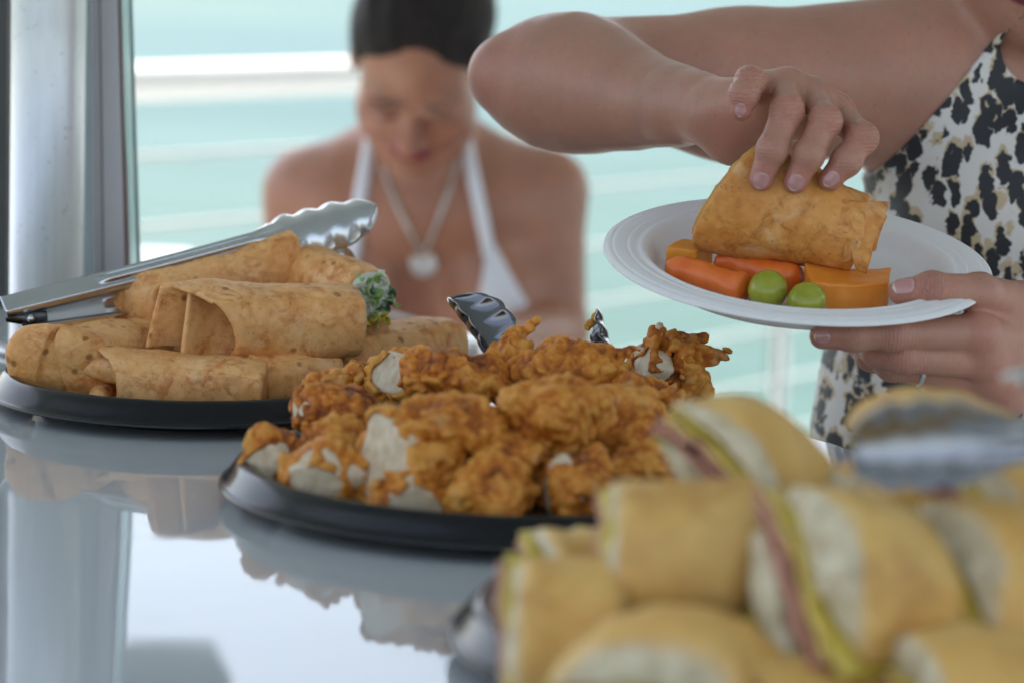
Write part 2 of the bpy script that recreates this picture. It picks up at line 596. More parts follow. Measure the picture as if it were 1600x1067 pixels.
# unidentified shape under the roof edge, added for its dark reflection in the counter
bp = np.array([-0.50, 4.05, ROOF])
hung = tag(empty('hanging_shape', bp), 'unidentified grey shape hanging under the edge of the roof', 'hanging object')
grey = plain('plain grey plastic', (0.16, 0.17, 0.18), 0.5)
V, F = box_mesh(0.10, 0.12, 0.34, (0, 0, -0.172)); bevel(mesh_obj('stem', V, F, grey, hung, smooth=False), 0.006)
V, F = prism([np.array(p) for p in ((-0.11, -0.08), (0.11, -0.08), (0.07, 0.08), (-0.07, 0.08))], -0.52, -0.343); bevel(mesh_obj('hanging_box', V, F, grey, hung, smooth=False), 0.012)

# ================================================================== PLATTERS AND PLATE
def black_plastic():
    m = Mat('black tray plastic')
    v = m.coord()
    m.set(Base_Color=(0.006, 0.006, 0.007), Roughness=m.ramp(m.noise(v, 60, 4), [(0.4, 0.16), (0.75, 0.24)]), IOR=1.38, Normal=m.bump(m.noise(v, 35, 2), 0.06, 0.002))
    return m.m
blk = black_plastic()
def platter(cen, R, label):
    t = tag(empty('serving_tray', cen), label, 'tray', 'round black trays on the counter')
    base = smooth_prof([(0.0, 0.0062), (R * 0.5, 0.0062), (R - 0.036, 0.0066), (R - 0.029, 0.0105), (R - 0.022, 0.0205), (R - 0.0175, 0.0238)], 4)
    under = smooth_prof([(R - 0.0185, 0.0222), (R - 0.0235, 0.0185), (R - 0.031, 0.0075), (R - 0.036, 0.0008), (R - 0.05, 0.0006), (0.0, 0.0040)], 4)
    V, F = lathe(np.vstack([base, under]), 128, False); mesh_obj('tray_base', V, F, blk, t)
    rim = smooth_prof([(R - 0.0172, 0.0240), (R - 0.0145, 0.0250), (R - 0.0118, 0.0244), (R - 0.0085, 0.0215), (R - 0.002, 0.0125), (R + 0.0004, 0.0108), (R + 0.0010, 0.0088), (R - 0.0008, 0.0086), (R - 0.003, 0.0112), (R - 0.0098, 0.0205), (R - 0.0145, 0.0233)], 4)
    V, F = lathe(rim, 128, True); mesh_obj('tray_rim', V, F, blk, t)
    return t
def on_table(px, py, dz):
    p = Wz(px, py, TABLE + dz); return np.array([p[0], p[1], TABLE])
T1, T2, T3 = on_table(299.5, 589, 0.02), on_table(793, 733, 0.02), on_table(1266, 968, 0.02)
R1, R2, R3 = 0.141, 0.171, 0.171
platter(T1, R1, 'round black plastic tray carrying the tortilla wraps')
platter(T2, R2, 'round black plastic tray heaped with fried chicken pieces')
platter(T3, R3, 'round black plastic tray under the cut sandwiches in front')

PC = W(1246, 398, 1.875)
vd = ray(1246, 398); vd /= np.linalg.norm(vd)
ph = math.radians(5.4)
pa = rc * math.cos(ph) - uc * math.sin(ph); pa -= vd * (pa @ vd); pa /= np.linalg.norm(pa)
pu = np.cross(pa, vd) * 1.0
pu = pu if pu[2] > 0 else -pu
pe_ = math.radians(18.2)
pn = -vd * math.sin(pe_) + pu * math.cos(pe_)
PM = frame(PC, pa, pn)
def fibre():
    m = Mat('white moulded fibre')
    v = m.coord()
    n = m.noise(v, 300, 6, 0.7)
    m.set(Base_Color=m.mix(n, (0.73, 0.71, 0.69), (0.82, 0.80, 0.78)), Roughness=0.75, Subsurface_Weight=0.0, Normal=m.bump(n, 0.25, 0.0006))
    return m.m
plate = tag(empty('paper_plate', mat=PM), 'round white fibre plate held in one hand with fruit and a wrap', 'plate')
prof = smooth_prof([(0, -0.0195), (0.06, -0.0195), (0.086, -0.0193), (0.0930, -0.0176), (0.0972, -0.0100), (0.1005, -0.0034), (0.1040, -0.0010), (0.1075, -0.0014), (0.1100, -0.0008), (0.1125, -0.0003), (0.1142, -0.0006), (0.1165, -0.0002), (0.1225, 0.0000), (0.1242, -0.0005), (0.1270, -0.0006), (0.1300, -0.0022)], 4)
un = prof[::-1].copy(); un[:, 1] -= 0.0016; un[0] = (0.1302, -0.0032)
V, F = lathe(np.vstack([prof, un]), 160, False)
mesh_obj('plate_dish', V, F, fibre(), plate)
PMI = np.array(PM.inverted())
PMn = np.array(PM)
PFL = -0.0195
def PL(px, py, h=0.0):
    """point on the plate's floor (or h above it), in the plate's own axes"""
    d = ray(px, py); o_ = np.array([0, 0, CAMZ])
    dl, ol = PMI[:3, :3] @ d, PMI[:3, :3] @ o_ + PMI[:3, 3]
    return ol + dl * ((PFL + h - ol[2]) / dl[2])
def pw(l): return PMn[:3, :3] @ np.asarray(l) + PMn[:3, 3]
# ================================================================== TORTILLA WRAPS
def tortilla_mat(name, pale, mid, toast, spots=0.5):
    m = Mat(name)
    v = m.coord()
    speck = m.ramp(m.noise(v, 420, 2), [(0.66, 0.0), (0.72, 1.0)]); flour = m.ramp(m.noise(v, 34, 3, 0.6), [(0.56, 0.0), (0.72, 1.0)])
    big = m.noise(v, 26, 4, 0.6, 0.4); fine = m.noise(v, 110, 5, 0.65); blot = m.noise(v, 55, 5, 0.7, 0.6)
    c = m.mix(m.ramp(big, [(0.36, 0.0), (0.66, 1.0)]), pale, mid)
    c = m.mix(m.math('MULTIPLY', m.ramp(blot, [(0.50, 0.0), (0.64, 1.0)]), 0.85), c, toast)
    c = m.mix(m.math('MULTIPLY', m.ramp(fine, [(0.45, 0.0), (0.75, 1.0)]), 0.45), c, tuple(min(1, x * 1.25) for x in pale))
    c = m.mix(m.math('MULTIPLY', flour, 0.55), c, (0.82, 0.57, 0.32))
    c = m.mix(m.math('MULTIPLY', speck, 0.55), c, tuple(x * 0.6 for x in toast))
    ring = m.voronoi(m.coord('Object', (1, 1, 1)), 62)
    c = m.mix(m.math('MULTIPLY', m.ramp(ring, [(0.12, 1.0), (0.21, 0.0)]), spots * 0.8), c, tuple(x * 0.42 for x in toast))
    vo = m.node('ShaderNodeTexVoronoi'); m.link(v, vo.inputs['Vector']); vo.inputs['Scale'].default_value = 150
    bub = m.ramp(vo.outputs['Distance'], [(0.25, 1.0), (0.6, 0.0)])
    c = m.mix(m.math('MULTIPLY', bub, 0.16), c, tuple(min(1, x * 1.4) for x in pale))
    m.set(Base_Color=c, Roughness=0.52, Subsurface_Weight=0.12, Subsurface_Scale=0.003, Subsurface_Radius=(1.0, 0.5, 0.2), Specular_IOR_Level=0.4)
    b1 = m.bump(m.noise(v, 130, 6, 0.65), 0.60, 0.0016)
    m.set(Normal=m.bump(bub, 0.25, 0.0008, b1))
    return m.m
tort = tortilla_mat('toasted tortilla', (0.74, 0.415, 0.165), (0.64, 0.270, 0.065), (0.44, 0.125, 0.017), 0.9)
tort_o = tortilla_mat('orange tortilla', (0.64, 0.300, 0.075), (0.55, 0.205, 0.036), (0.34, 0.11, 0.018), 0.15)
creamy = plain('creamy filling', (0.62, 0.62, 0.52), 0.5, nscale=160, var=0.25, bumpd=0.001)
cheesy = plain('melted cheese filling', (0.55, 0.30, 0.07), 0.45, nscale=160, var=0.2, bumpd=0.001)
def leaf_mat(name, a, b):
    m = Mat(name); v = m.coord()
    m.set(Base_Color=m.mix(m.ramp(m.noise(v, 120, 4), [(0.35, 0.0), (0.65, 1.0)]), a, b), Roughness=0.4, Subsurface_Weight=0.15, Subsurface_Scale=0.002)
    return m.m
let_g = leaf_mat('green lettuce', (0.17, 0.32, 0.06), (0.42, 0.55, 0.22)); let_d = leaf_mat('dark spinach', (0.03, 0.09, 0.04), (0.12, 0.22, 0.09))
let_w = leaf_mat('white cabbage', (0.55, 0.60, 0.45), (0.70, 0.72, 0.60)); let_y = leaf_mat('yellow pepper', (0.55, 0.45, 0.03), (0.60, 0.52, 0.08))


def wrap(A, B, ry, rz, ry2, rz2, style, label, seed, up=(0, 0, 1), cut=(0, 0), mouth=(0, -0.25), mat=None, h=0.00115, exp=2.5, belly=0.05, fill=None, edge=0.003):
    A, B = np.asarray(A, float), np.asarray(B, float)
    L = float(np.linalg.norm(B - A)); Mw = frame(A, B - A, up)
    rs = np.random.RandomState(seed); so = rs.uniform(-9, 9, 3).astype(np.float32)
    th0, fr = rs.uniform(1.9, 2.5), rs.uniform(-1, 1)
    folds = []
    if style == 'beak':
        folds = [(cone((0.022, 0, 0.25 * rz), (-0.019, -0.15 * ry, 0.22 * rz), 0.62 * rz, 0.0035), 0.004),
                 (cone((0.012, 0.55 * ry, -0.62 * rz), (-0.004, -0.62 * ry, -0.58 * rz), 0.0058, 0.0064), 0.0012)]
    elif style == 'never':
        folds = [(ell((0.016, 0, -0.1 * rz), (0.026, 0.86 * ry, 0.80 * rz)), 0.003),
                 (cone((0.004, 0.7 * ry, -0.45 * rz), (-0.010, -0.65 * ry, -0.40 * rz), 0.0060, 0.0072), 0.0008),
                 (cone((0.006, 0.6 * ry, 0.30 * rz), (-0.006, -0.55 * ry, 0.18 * rz), 0.0050, 0.0060), 0.0008)]
    def vsheet(yi, xf, sl, tilt, wav):
        def f(P, dt):
            xx = P[:, 0] - 0.55 * (mouth[0] * P[:, 1] + mouth[1] * P[:, 2])
            w = P[:, 1] - yi * ry - tilt * P[:, 2] - wav * np.sin(P[:, 0] * 130 + yi * 9) - 0.25 * P[:, 0]
            d = smax(np.abs(w) - 0.0022, (xf + sl * P[:, 2]) - xx, 0.002)
            return smax(smax(d, dt + 0.0012, 0.001), xx - 0.040, 0.001)
        return f
    def sheet(x0, cz, cy, t, ang, off, shrink):
        ca, sa = math.cos(ang), math.sin(ang)
        def f(P, dt):
            y, z = P[:, 1] / ry, P[:, 2] / rz
            w = P[:, 0] - 0.7 * (mouth[0] * P[:, 1] + mouth[1] * P[:, 2]) - (x0 + cz * z * z + cy * y + t * z)
            d = np.abs(w) - 0.00155
            return smax(smax(d, dt + shrink, 0.001), (ca * y + sa * z - off) * rz * 0.8, 0.001)
        return f
    sheets = []
    if style == 'pleat':
        sheets = [vsheet(-0.02, -0.008, 0.45, 0.22, 0.003), vsheet(0.50, -0.021, 0.35, -0.1, 0.0015)]
    pan = [(0.35, 0.10, 0.0034, 0.16), (2.9, 0.42, 0.0026, -0.2)]
    pan = [(a + rs.uniform(-0.3, 0.3), b, c, e) for a, b, c, e in pan]
    def fn(P):
        x = P[:, 0]; u = np.clip(x / L, 0, 1)
        s = 1 + belly * np.sin(PI * u)
        a = (ry + (ry2 - ry) * u) * s; b = (rz + (rz2 - rz) * u) * s
        y, z = P[:, 1], P[:, 2]
        lump = noise(P * 24 + so)
        rho = (np.abs(y / a) ** exp + np.abs(z / b) ** exp + 1e-9) ** (1 / exp)
        dt = (rho - 1) * np.minimum(a, b) * 0.92
        th = np.mod(np.arctan2(z, y) - th0 - fr * x * 4, 2 * PI) / (2 * PI)
        dt = dt + 0.0021 * th - 0.001 + 0.0030 * lump + 0.0006 * noise(P * 70 + so)
        m = mouth[0] * y + mouth[1] * z + 0.003 * noise(P * 30 + so + 5)
        d = smax(dt, x - (L + cut[0] * y + cut[1] * z), edge)
        if style == 'slit':
            end = smax(dt, m - x, 0.020)
            side = 1.0
            for a, b, c, e in pan:
                w = (math.cos(a) * y + math.sin(a) * z) / rz - b + e * np.sin(y * 120) * 0.6 + (x - m) * 22 * e
                near = np.clip(1 - (x - m) / 0.034, 0, 1)
                end = end - c * near ** 0.5 * np.clip(w * rz / 0.0012, 0, 1) * side
                side = side * (w < 0)
            d = smax(smax(dt, x - (L + cut[0] * y + cut[1] * z), 0.003), end, 0.001) if False else smax(end, x - (L + cut[0] * y + cut[1] * z), 0.003)
        else:
            d = smax(d, m - x, 0.0022)
        cav = smax(dt + 0.0030, x - m - (0.044 if style == 'pleat' else 0.026), 0.006)
        if style in ('beak', 'pleat'): d = smax(d, -cav, 0.0015)
        for f, k in folds: d = smin(d, smax(f(P - np.stack([0.7 * (mouth[0] * y + mouth[1] * z), 0 * y, 0 * y], 1)) + 0.0012 * noise(P * 110 + so), x - m - 0.035, 0.002), k)
        for f in sheets: d = smin(d, f(P, dt), 0.0008)
        return d
    R = max(ry, ry2, rz, rz2) * 1.18 + 0.004
    V, Fq = mesh_sdf(fn, (-0.034, -R, -R), (L + 0.02 + abs(cut[1]) * R, R, R), h, 0.006)
    V = project(fn, V)
    o = mesh_obj('tortilla_wrap', V, Fq, mat or tort, mw=Mw)
    tag(o, label, 'wrap', 'tortilla wraps on the black tray' if mat is None else None)
    if fill is not None:
        n = 40; q = np.linspace(0, 2 * PI, n, endpoint=False)
        a, b = ry2 - 0.0020 - edge * 0.5, rz2 - 0.0020 - edge * 0.5
        VV = []
        for k, rr in enumerate((1.0, 1.0, 0.8, 0.55, 0.3, 0.02)):
            c_ = np.abs(np.cos(q)) ** (2 / exp) * np.sign(np.cos(q)) * a * rr; s_ = np.abs(np.sin(q)) ** (2 / exp) * np.sign(np.sin(q)) * b * rr
            xx = L + cut[0] * c_ + cut[1] * s_ + (-0.006 if k == 0 else 0.0008 + 0.0035 * rs.rand(n) * (rr < 1))
            VV.append(np.stack([xx, c_, s_], 1))
        ff = mesh_obj('filling', np.array(VV), grid_faces(6, n, False, True), fill, o)
    return o, L, Mw


G = TABLE + 0.0066
w_front, _, _ = wrap(Wz(150, 584, G + 0.0205), Wz(417, 604, G + 0.0170), 0.024, 0.0202, 0.0195, 0.0158, 'beak', 'frontmost tortilla wrap with a pointed beak of dough in its open end', 3, up=(0, -0.15, 1), mouth=(-0.8, -0.10))
wrap(Wz(74, 573, G + 0.0255), Wz(292, 537, G + 0.0235), 0.029, 0.0255, 0.026, 0.0225, 'slit', 'lower tortilla wrap at the far left edge of its tray next to the metal pole', 5, mouth=(-0.5, -0.3), fill=creamy)
wrap(W(300, 502, 1.930), W(558, 500, 1.965), 0.029, 0.0262, 0.027, 0.0245, 'pleat', 'fat tortilla wrap on top of the pile with pleated folds in its open end', 11, up=(0.0, -0.2, 1), mouth=(-0.85, -0.35))
wrap(W(192, 480, 2.020), W(464, 401, 2.065), 0.026, 0.0185, 0.022, 0.0215, 'slit', 'uppermost tortilla wrap slanting upward beneath the steel tongs', 17, mouth=(-0.5, 0.1), fill=creamy)
w5, L5, M5 = wrap(W(462, 428, 2.075), W(577, 464, 2.010), 0.023, 0.0225, 0.022, 0.0215, 'slit', 'tortilla wrap with green lettuce spilling out of its cut end', 23, fill=creamy)
wrap(Wz(486, 572, G + 0.020), Wz(700, 535, G + 0.024), 0.025, 0.0200, 0.023, 0.0200, 'slit', 'tortilla wrap at the right of its tray just behind the fried chicken', 29, mouth=(-0.5, -0.1), fill=creamy)
wrap(Wz(395, 592, G + 0.019), Wz(520, 585, G + 0.019), 0.022, 0.0185, 0.022, 0.0185, 'none', 'shaded tortilla wrap low in the gap between the front wrap and the chicken', 31, h=0.0016)
wrap(W(470, 552, 2.03), W(606, 527, 2.045), 0.022, 0.019, 0.021, 0.018, 'none', 'tortilla wrap mostly hidden beneath the one with lettuce', 37, h=0.0016)
wrap(W(92, 517, 2.045), W(215, 525, 2.055), 0.021, 0.0175, 0.021, 0.018, 'none', 'tortilla wrap at the back of its tray below the tongs hinge', 41, h=0.0016)
wrap(Wz(255, 553, G + 0.021), Wz(420, 552, G + 0.021), 0.026, 0.0205, 0.026, 0.0205, 'none', 'tortilla wrap hidden in the middle of the pile under the fat one', 43, h=0.002)

# shredded filling spilling from the cut wrap
rs = np.random.RandomState(4)
def shred(k):
    u = np.linspace(0, 1, 9); v = np.linspace(-1, 1, 4)
    U, Vv = np.meshgrid(u, v, indexing='ij')
    ln, wd = 0.010 + 0.003 * k, 0.0026 + 0.0006 * k
    x = ln * (U - 0.4); y = wd * Vv * (1 - 0.55 * np.abs(U - 0.5)) + 0.002 * np.sin(U * 6 + k); z = 0.0022 * np.sin(U * 7 + k * 2 + Vv) + 0.0012 * Vv * Vv
    return np.stack([x, y, z], -1).reshape(-1, 3), grid_faces(9, 4)
protos = {}
for i in range(40):
    mt = [let_g, let_d, let_w, let_g, let_y, let_w, let_g][i % 7]
    k = i % 3
    if (k, mt.name) not in protos:
        V, F = shred(k); o = solid(mesh_obj('lettuce_shred', V, F, mt, w5), 0.0007); protos[(k, mt.name)] = o
    else:
        o = protos[(k, mt.name)].copy(); COL.objects.link(o)
    r_, a_ = 0.0175 * math.sqrt(rs.rand()), rs.rand() * 2 * PI
    pos = np.array([L5 + 0.0005 + rs.rand() * 0.0035, r_ * math.cos(a_), r_ * math.sin(a_) - 0.001])
    if mt == let_y: pos[2] = -0.013 - rs.rand() * 0.005
    o.parent = w5
    o.matrix_local = Matrix.Translation(pos) @ Matrix.Rotation(rs.rand() * 6.28, 4, 'X') @ Matrix.Rotation(rs.uniform(-1.2, 1.2), 4, 'Z') @ Matrix.Rotation(rs.rand() * 6, 4, 'Y')

# ================================================================== FOOD ON THE PLATE
PB, PA_ = W(1142, 297, 1.868), W(1345, 368, 1.858)
pwrap, Lp, Mp = wrap(PA_, PB, 0.028, 0.0250, 0.029, 0.0440, 'none', 'tortilla wrap on the plate being gripped from above by a hand', 53, up=pn, cut=(0.45, -0.26), mouth=(0.0, 0.1), mat=tort_o, exp=2.05, edge=0.007, belly=0.02, fill=cheesy)
tag(pwrap, group=None)
def patch(name, c4, bulge, bdir, mat, parent, th=0.0022, n=14, curl=0.0):
    a, b, c, d = [np.asarray(p) for p in c4]
    u, v = np.meshgrid(np.linspace(0, 1, n), np.linspace(0, 1, n), indexing='ij'); u = u[..., None]; v = v[..., None]
    P = (1 - u) * (1 - v) * a + u * (1 - v) * b + u * v * c + (1 - u) * v * d
    P = P + np.asarray(bdir) * bulge * (np.sin(PI * v) * (0.35 + 0.65 * u) + curl * u ** 2 * np.cos(PI * v))
    q = P.reshape(-1, 3); q = q + 0.0012 * np.stack([noise(q * 60 + i * 7) for i in range(3)], 1)
    Mi = np.array(parent.matrix_world.inverted())
    q = q @ Mi[:3, :3].T + Mi[:3, 3]
    o = mesh_obj(name, q, grid_faces(n, n), mat, parent)
    solid(o, th); s = o.modifiers.new('sub', 'SUBSURF'); s.levels = s.render_levels = 1
    return o
patch('folded_flap', (W(1313, 312, 1.842), W(1391, 316, 1.846), W(1357, 402, 1.838), W(1318, 412, 1.832)), 0.006, -vd, tort_o, pwrap)
patch('folded_flap', (W(1330, 345, 1.850), W(1386, 335, 1.856), W(1368, 392, 1.852), W(1335, 410, 1.846)), 0.004, -vd, tort_o, pwrap)
patch('folded_flap', (W(1331, 384, 1.836), W(1364, 392, 1.836), W(1354, 428, 1.832), W(1336, 422, 1.832)), 0.007, -vd, tort_o, pwrap, 0.003, 10)

def carrot_mat():
    m = Mat('carrot'); v = m.coord()
    r_ = m.noise(m.coord('Object', (60, 22, 22)), 1.0, 5)
    m.set(Base_Color=m.mix(m.ramp(r_, [(0.35, 0.0), (0.7, 1.0)]), (0.66, 0.125, 0.012), (0.78, 0.20, 0.035)), Roughness=m.ramp(m.noise(v, 60, 3), [(0.4, 0.32), (0.7, 0.5)]), Subsurface_Weight=0.2, Subsurface_Scale=0.004, Subsurface_Radius=(1, 0.4, 0.1), Normal=m.bump(r_, 0.10, 0.0007))
    return m.m
car = carrot_mat()
def carrot(a, b, ra, rb, label, seed):
    """baby carrot lying on the plate floor from a to b, in plate axes"""
    a, b = np.asarray(a, float), np.asarray(b, float); L = np.linalg.norm(b - a)
    a = a + (0, 0, ra); b = b + (0, 0, rb)
    u = np.linspace(0, 1, 40)
    e = np.minimum(1, np.sqrt(np.clip(1 - (1 - np.minimum(u / 0.13, 1)) ** 2.2, 0, 1))) * np.sqrt(np.clip(1 - (1 - np.minimum((1 - u) / 0.11, 1)) ** 2.4, 0, 1))
    r = (ra + (rb - ra) * u) * np.maximum(e, 0.02)
    th = np.linspace(0, 2 * PI, 28, endpoint=False)
    V = np.stack([np.repeat((u * L)[:, None], 28, 1), r[:, None] * np.cos(th), r[:, None] * np.sin(th)], -1).reshape(-1, 3)
    V = V + 0.0011 * np.stack([noise(V * 90 + seed + i * 5) for i in range(3)], 1) + 0.0024 * np.stack([0 * V[:, 0], noise(V * 30 + seed), noise(V * 30 + seed + 9)], 1)
    o = mesh_obj('baby_carrot', V, grid_faces(40, 28, False, True), car, mw=PM @ frame(a, b - a))
    return tag(o, label, 'carrot', 'baby carrots on the plate')
carrot(PL(1042, 441), PL(1166, 476), 0.0098, 0.0108, 'baby carrot nearest the plate rim beside the grapes', 1)
carrot(PL(1116, 429), PL(1248, 464), 0.0092, 0.0112, 'baby carrot lying between the wrap and the other carrot', 2)

def chunk(name, quad, h, label, mat, cat, seed, top=None, group=None):
    """block cut from cheese or fruit standing on the plate floor: quad in plate axes, wavy cut faces"""
    q = [np.asarray(p, float) for p in quad]; n = 12
    g = np.linspace(0, 1, n)
    def bil(u, v): return q[0] * (1 - u) * (1 - v) + q[1] * u * (1 - v) + q[2] * u * v + q[3] * (1 - u) * v
    faces, V = [], []
    def add(fun):
        k = len(V)
        for a in g:
            for b in g: V.append(fun(a, b))
        faces.extend([tuple(int(i) + k for i in f) for f in grid_faces(n, n)])
    hz = np.array([0, 0, h]); tp = top or (lambda u, v: 0.0)
    add(lambda u, v: bil(u, v) + hz * (1 + tp(u, v)))
    add(lambda u, v: bil(v, u))
    for s in range(4):
        uv = [lambda t: (t, 0), lambda t: (1, t), lambda t: (1 - t, 1), lambda t: (0, 1 - t)][s]
        add(lambda u, v, uv=uv: bil(*uv(v)) + hz * (1 + tp(*uv(v))) * u)
    V = np.array(V)
    V = V + 0.0012 * np.stack([noise(V * 70 + seed + 11 * i) for i in range(3)], 1) + 0.0004 * np.stack([noise(V * 260 + seed + 11 * i) for i in range(3)], 1)
    o = mesh_obj(name, V, faces, mat, mw=PM)
    bm = bmesh.new(); bm.from_mesh(o.data); bmesh.ops.remove_doubles(bm, verts=bm.verts, dist=0.0002); bmesh.ops.recalc_face_normals(bm, faces=bm.faces); bm.to_mesh(o.data); bm.free()
    b = o.modifiers.new('sub', 'SUBSURF'); b.levels = b.render_levels = 1
    return tag(o, label, cat, group)
ched = plain('orange cheddar', (0.74, 0.29, 0.028), 0.42, nscale=120, var=0.10, bumpd=0.0004, Subsurface_Weight=0.2, Subsurface_Scale=0.003)
def melon_mat():
    m = Mat('orange melon flesh'); v = m.coord('Object', (40, 160, 40))
    f = m.noise(v, 1.0, 5, 0.6)
    m.set(Base_Color=m.mix(m.ramp(f, [(0.3, 0.0), (0.7, 1.0)]), (0.72, 0.21, 0.016), (0.76, 0.29, 0.04)), Roughness=0.36, Subsurface_Weight=0.25, Subsurface_Scale=0.005, Normal=m.bump(f, 0.2, 0.0008))
    return m.m
chunk('cheese_cube', (PL(1037, 424), PL(1086, 428), PL(1112, 414), PL(1062, 409)), 0.0165, 'small orange cheese cube behind the carrots at the left of the plate', ched, 'cheese', 3)
chunk('melon_chunk', (PL(1262, 489), PL(1384, 484), PL(1388, 466), PL(1252, 462)), 0.0215, 'orange melon chunk with a hollowed top edge beside the thumb', melon_mat(), 'fruit', 8, top=lambda u, v: -0.13 * math.sin(PI * u) - 0.10 * u + 0.10 * v)
def grape_mat():
    m = Mat('green grape'); v = m.coord()
    c = m.mix(m.ramp(m.noise(v, 70, 3), [(0.35, 0.0), (0.7, 1.0)]), (0.25, 0.27, 0.020), (0.36, 0.37, 0.055))
    m.set(Base_Color=c, Roughness=0.13, Subsurface_Weight=0.6, Subsurface_Scale=0.006, Subsurface_Radius=(0.6, 1.0, 0.2), IOR=1.4, Normal=m.bump(m.noise(v, 40, 3), 0.08, 0.001))
    return m.m
gm = grape_mat()
stemm = plain('brown grape stem scar', (0.20, 0.13, 0.05), 0.7)
def grape(px, py, r, label, tilt):
    p = PL(px, py); n = 24
    th = np.linspace(0, PI, n); V, F = lathe(np.stack([np.sin(th) * r, -np.cos(th) * r * 1.12], 1), 32)
    o = mesh_obj('green_grape', V, F, gm, mw=PM @ Matrix.Translation(Vector(p) + Vector((0, 0, r * 0.97))) @ Matrix.Rotation(tilt, 4, 'Y') @ Matrix.Rotation(-1.3, 4, 'X'))
    V, F = lathe([(0, 0.0006), (0.0010, 0.0005), (0.0017, 0.0001), (0.0018, -0.0006)], 14)
    mesh_obj('stem_scar', V + (0, 0, r * 1.118), F, stemm, o)
    return tag(o, label, 'grape', 'green grapes on the plate')
grape(1197, 482, 0.0130, 'larger green grape touching the end of the carrots', 0.5)
grape(1258, 499, 0.0126, 'green grape tucked against the melon chunk', 1.1)

# ================================================================== TONGS
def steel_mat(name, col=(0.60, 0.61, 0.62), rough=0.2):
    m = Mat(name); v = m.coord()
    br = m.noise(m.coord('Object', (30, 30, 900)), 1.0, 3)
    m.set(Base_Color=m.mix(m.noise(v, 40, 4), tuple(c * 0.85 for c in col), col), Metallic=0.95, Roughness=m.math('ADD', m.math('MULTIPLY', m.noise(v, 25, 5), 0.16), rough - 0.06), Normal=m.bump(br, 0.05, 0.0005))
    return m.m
ss = steel_mat('brushed stainless steel'); ssd = steel_mat('dark shiny steel', (0.20, 0.20, 0.21), 0.16)


def tong_arm(H, T, n, parent, mat, L_head=0.085, w0=0.0085, w1=0.0115, wh=0.0175, cup=0.010, bow=0.0, rib=True, o=(0, 0, 0), lobes=5, th=0.0011, curl=0.0, wav=0.0012):
    """one pressed-steel arm from hinge H to head tip T; n points out of its back"""
    H, T, n = np.asarray(H, float), np.asarray(T, float), np.asarray(n, float)
    t = T - H; L = np.linalg.norm(t); t /= L
    n = n - t * (n @ t); n /= np.linalg.norm(n); a = np.cross(t, n)
    nu = 150; nv = 25
    v = np.linspace(-1, 1, nv); P = np.zeros((nu, nv, 3)); uh = 1 - L_head / L
    for i, u in enumerate(np.linspace(0, 1, nu)):
        if u < uh:
            q = u / uh
            w = w0 + (w1 - w0) * min(1, q * 1.6) if q < 0.75 else w1 + (0.0095 - w1) * ((q - 0.75) / 0.25) ** 2
            fl = 0.0055; sh = -fl * np.clip((np.abs(v) - 0.72) / 0.28, 0, 1) ** 1.4
            if rib and q > 0.35: sh = sh + 0.0022 * min(1, (q - 0.35) * 14) * (np.exp(-(v / 0.24) ** 4) - 0.9 * np.exp(-((np.abs(v) - 0.42) / 0.12) ** 2) * 0.5)
        else:
            q = (u - uh) / (1 - uh)
            e = math.sqrt(max(0.0, 1 - max(0, (q - 0.62) / 0.38) ** 2.2))
            w = (0.0095 + (wh - 0.0095) * min(1, q * 2.6) ** 0.7) * max(e, 0.03)
            sc = 0.13 * abs(math.sin(PI * lobes * (q * 0.98))) if q > 0.16 else 0
            w *= 0.90 + sc
            sh = -cup * min(1, q * 2.2) * np.abs(v) ** 2.1 * max(e, 0.1) - 0.0055 * max(0, 1 - q * 3) * np.clip((np.abs(v) - 0.72) / 0.28, 0, 1)
            sh = sh - wav * np.abs(v) * math.cos(2 * PI * lobes * q) * (q > 0.16)
            if rib: sh = sh + 0.0022 * max(0, 1 - q * 2.4) * np.exp(-(v / 0.24) ** 4)
        off = bow * math.sin(PI * u) - curl * max(0, (u - uh) / (1 - uh)) ** 2
        P[i] = H + t * L * u + n * off + a[None] * (w * v)[:, None] + n[None] * sh[:, None]
    return solid(mesh_obj('arm', P.reshape(-1, 3) - np.asarray(o), grid_faces(nu, nv), mat, parent), th)

o1 = W(10, 490, 1.985)
tg = tag(empty('serving_tongs', o1), 'long steel tongs with scalloped heads lying across the tortilla wraps', 'tongs')
upc = 0.80 * -ray(300, 400) + 0.60 * np.array([0, 0, 1.])
tong_arm(W(4, 476, 1.975), W(588, 321, 2.085), upc, tg, ss, o=o1, L_head=0.098, bow=-0.004, wh=0.0205, w0=0.0085, w1=0.0092, cup=0.012, wav=0.0006)
tong_arm(W(30, 496, 1.985), W(556, 412, 2.12), -upc + np.array([0, 0.9, 0.2]), tg, ss, o=o1, L_head=0.085, bow=0.002, wh=0.020)
V, F = tube_mesh([W(12, 494, 1.985), W(45, 498, 1.983), W(74, 494, 1.985)], [0.0046, 0.0052, 0.0040], 16); mesh_obj('hinge', V - o1, F, steel_mat('dark hinge steel', (0.10, 0.10, 0.10), 0.3), tg)
V, F = lathe([(0, 0.0022), (0.0016, 0.0019), (0.0027, 0.0008), (0.0029, -0.003), (0, -0.003)], 20)
rv = mesh_obj('rivet', V, F, ss, tg); pr = W(48, 498, 1.977); rv.location = pr - o1; rv.rotation_euler = (PI / 2, 0, 0)

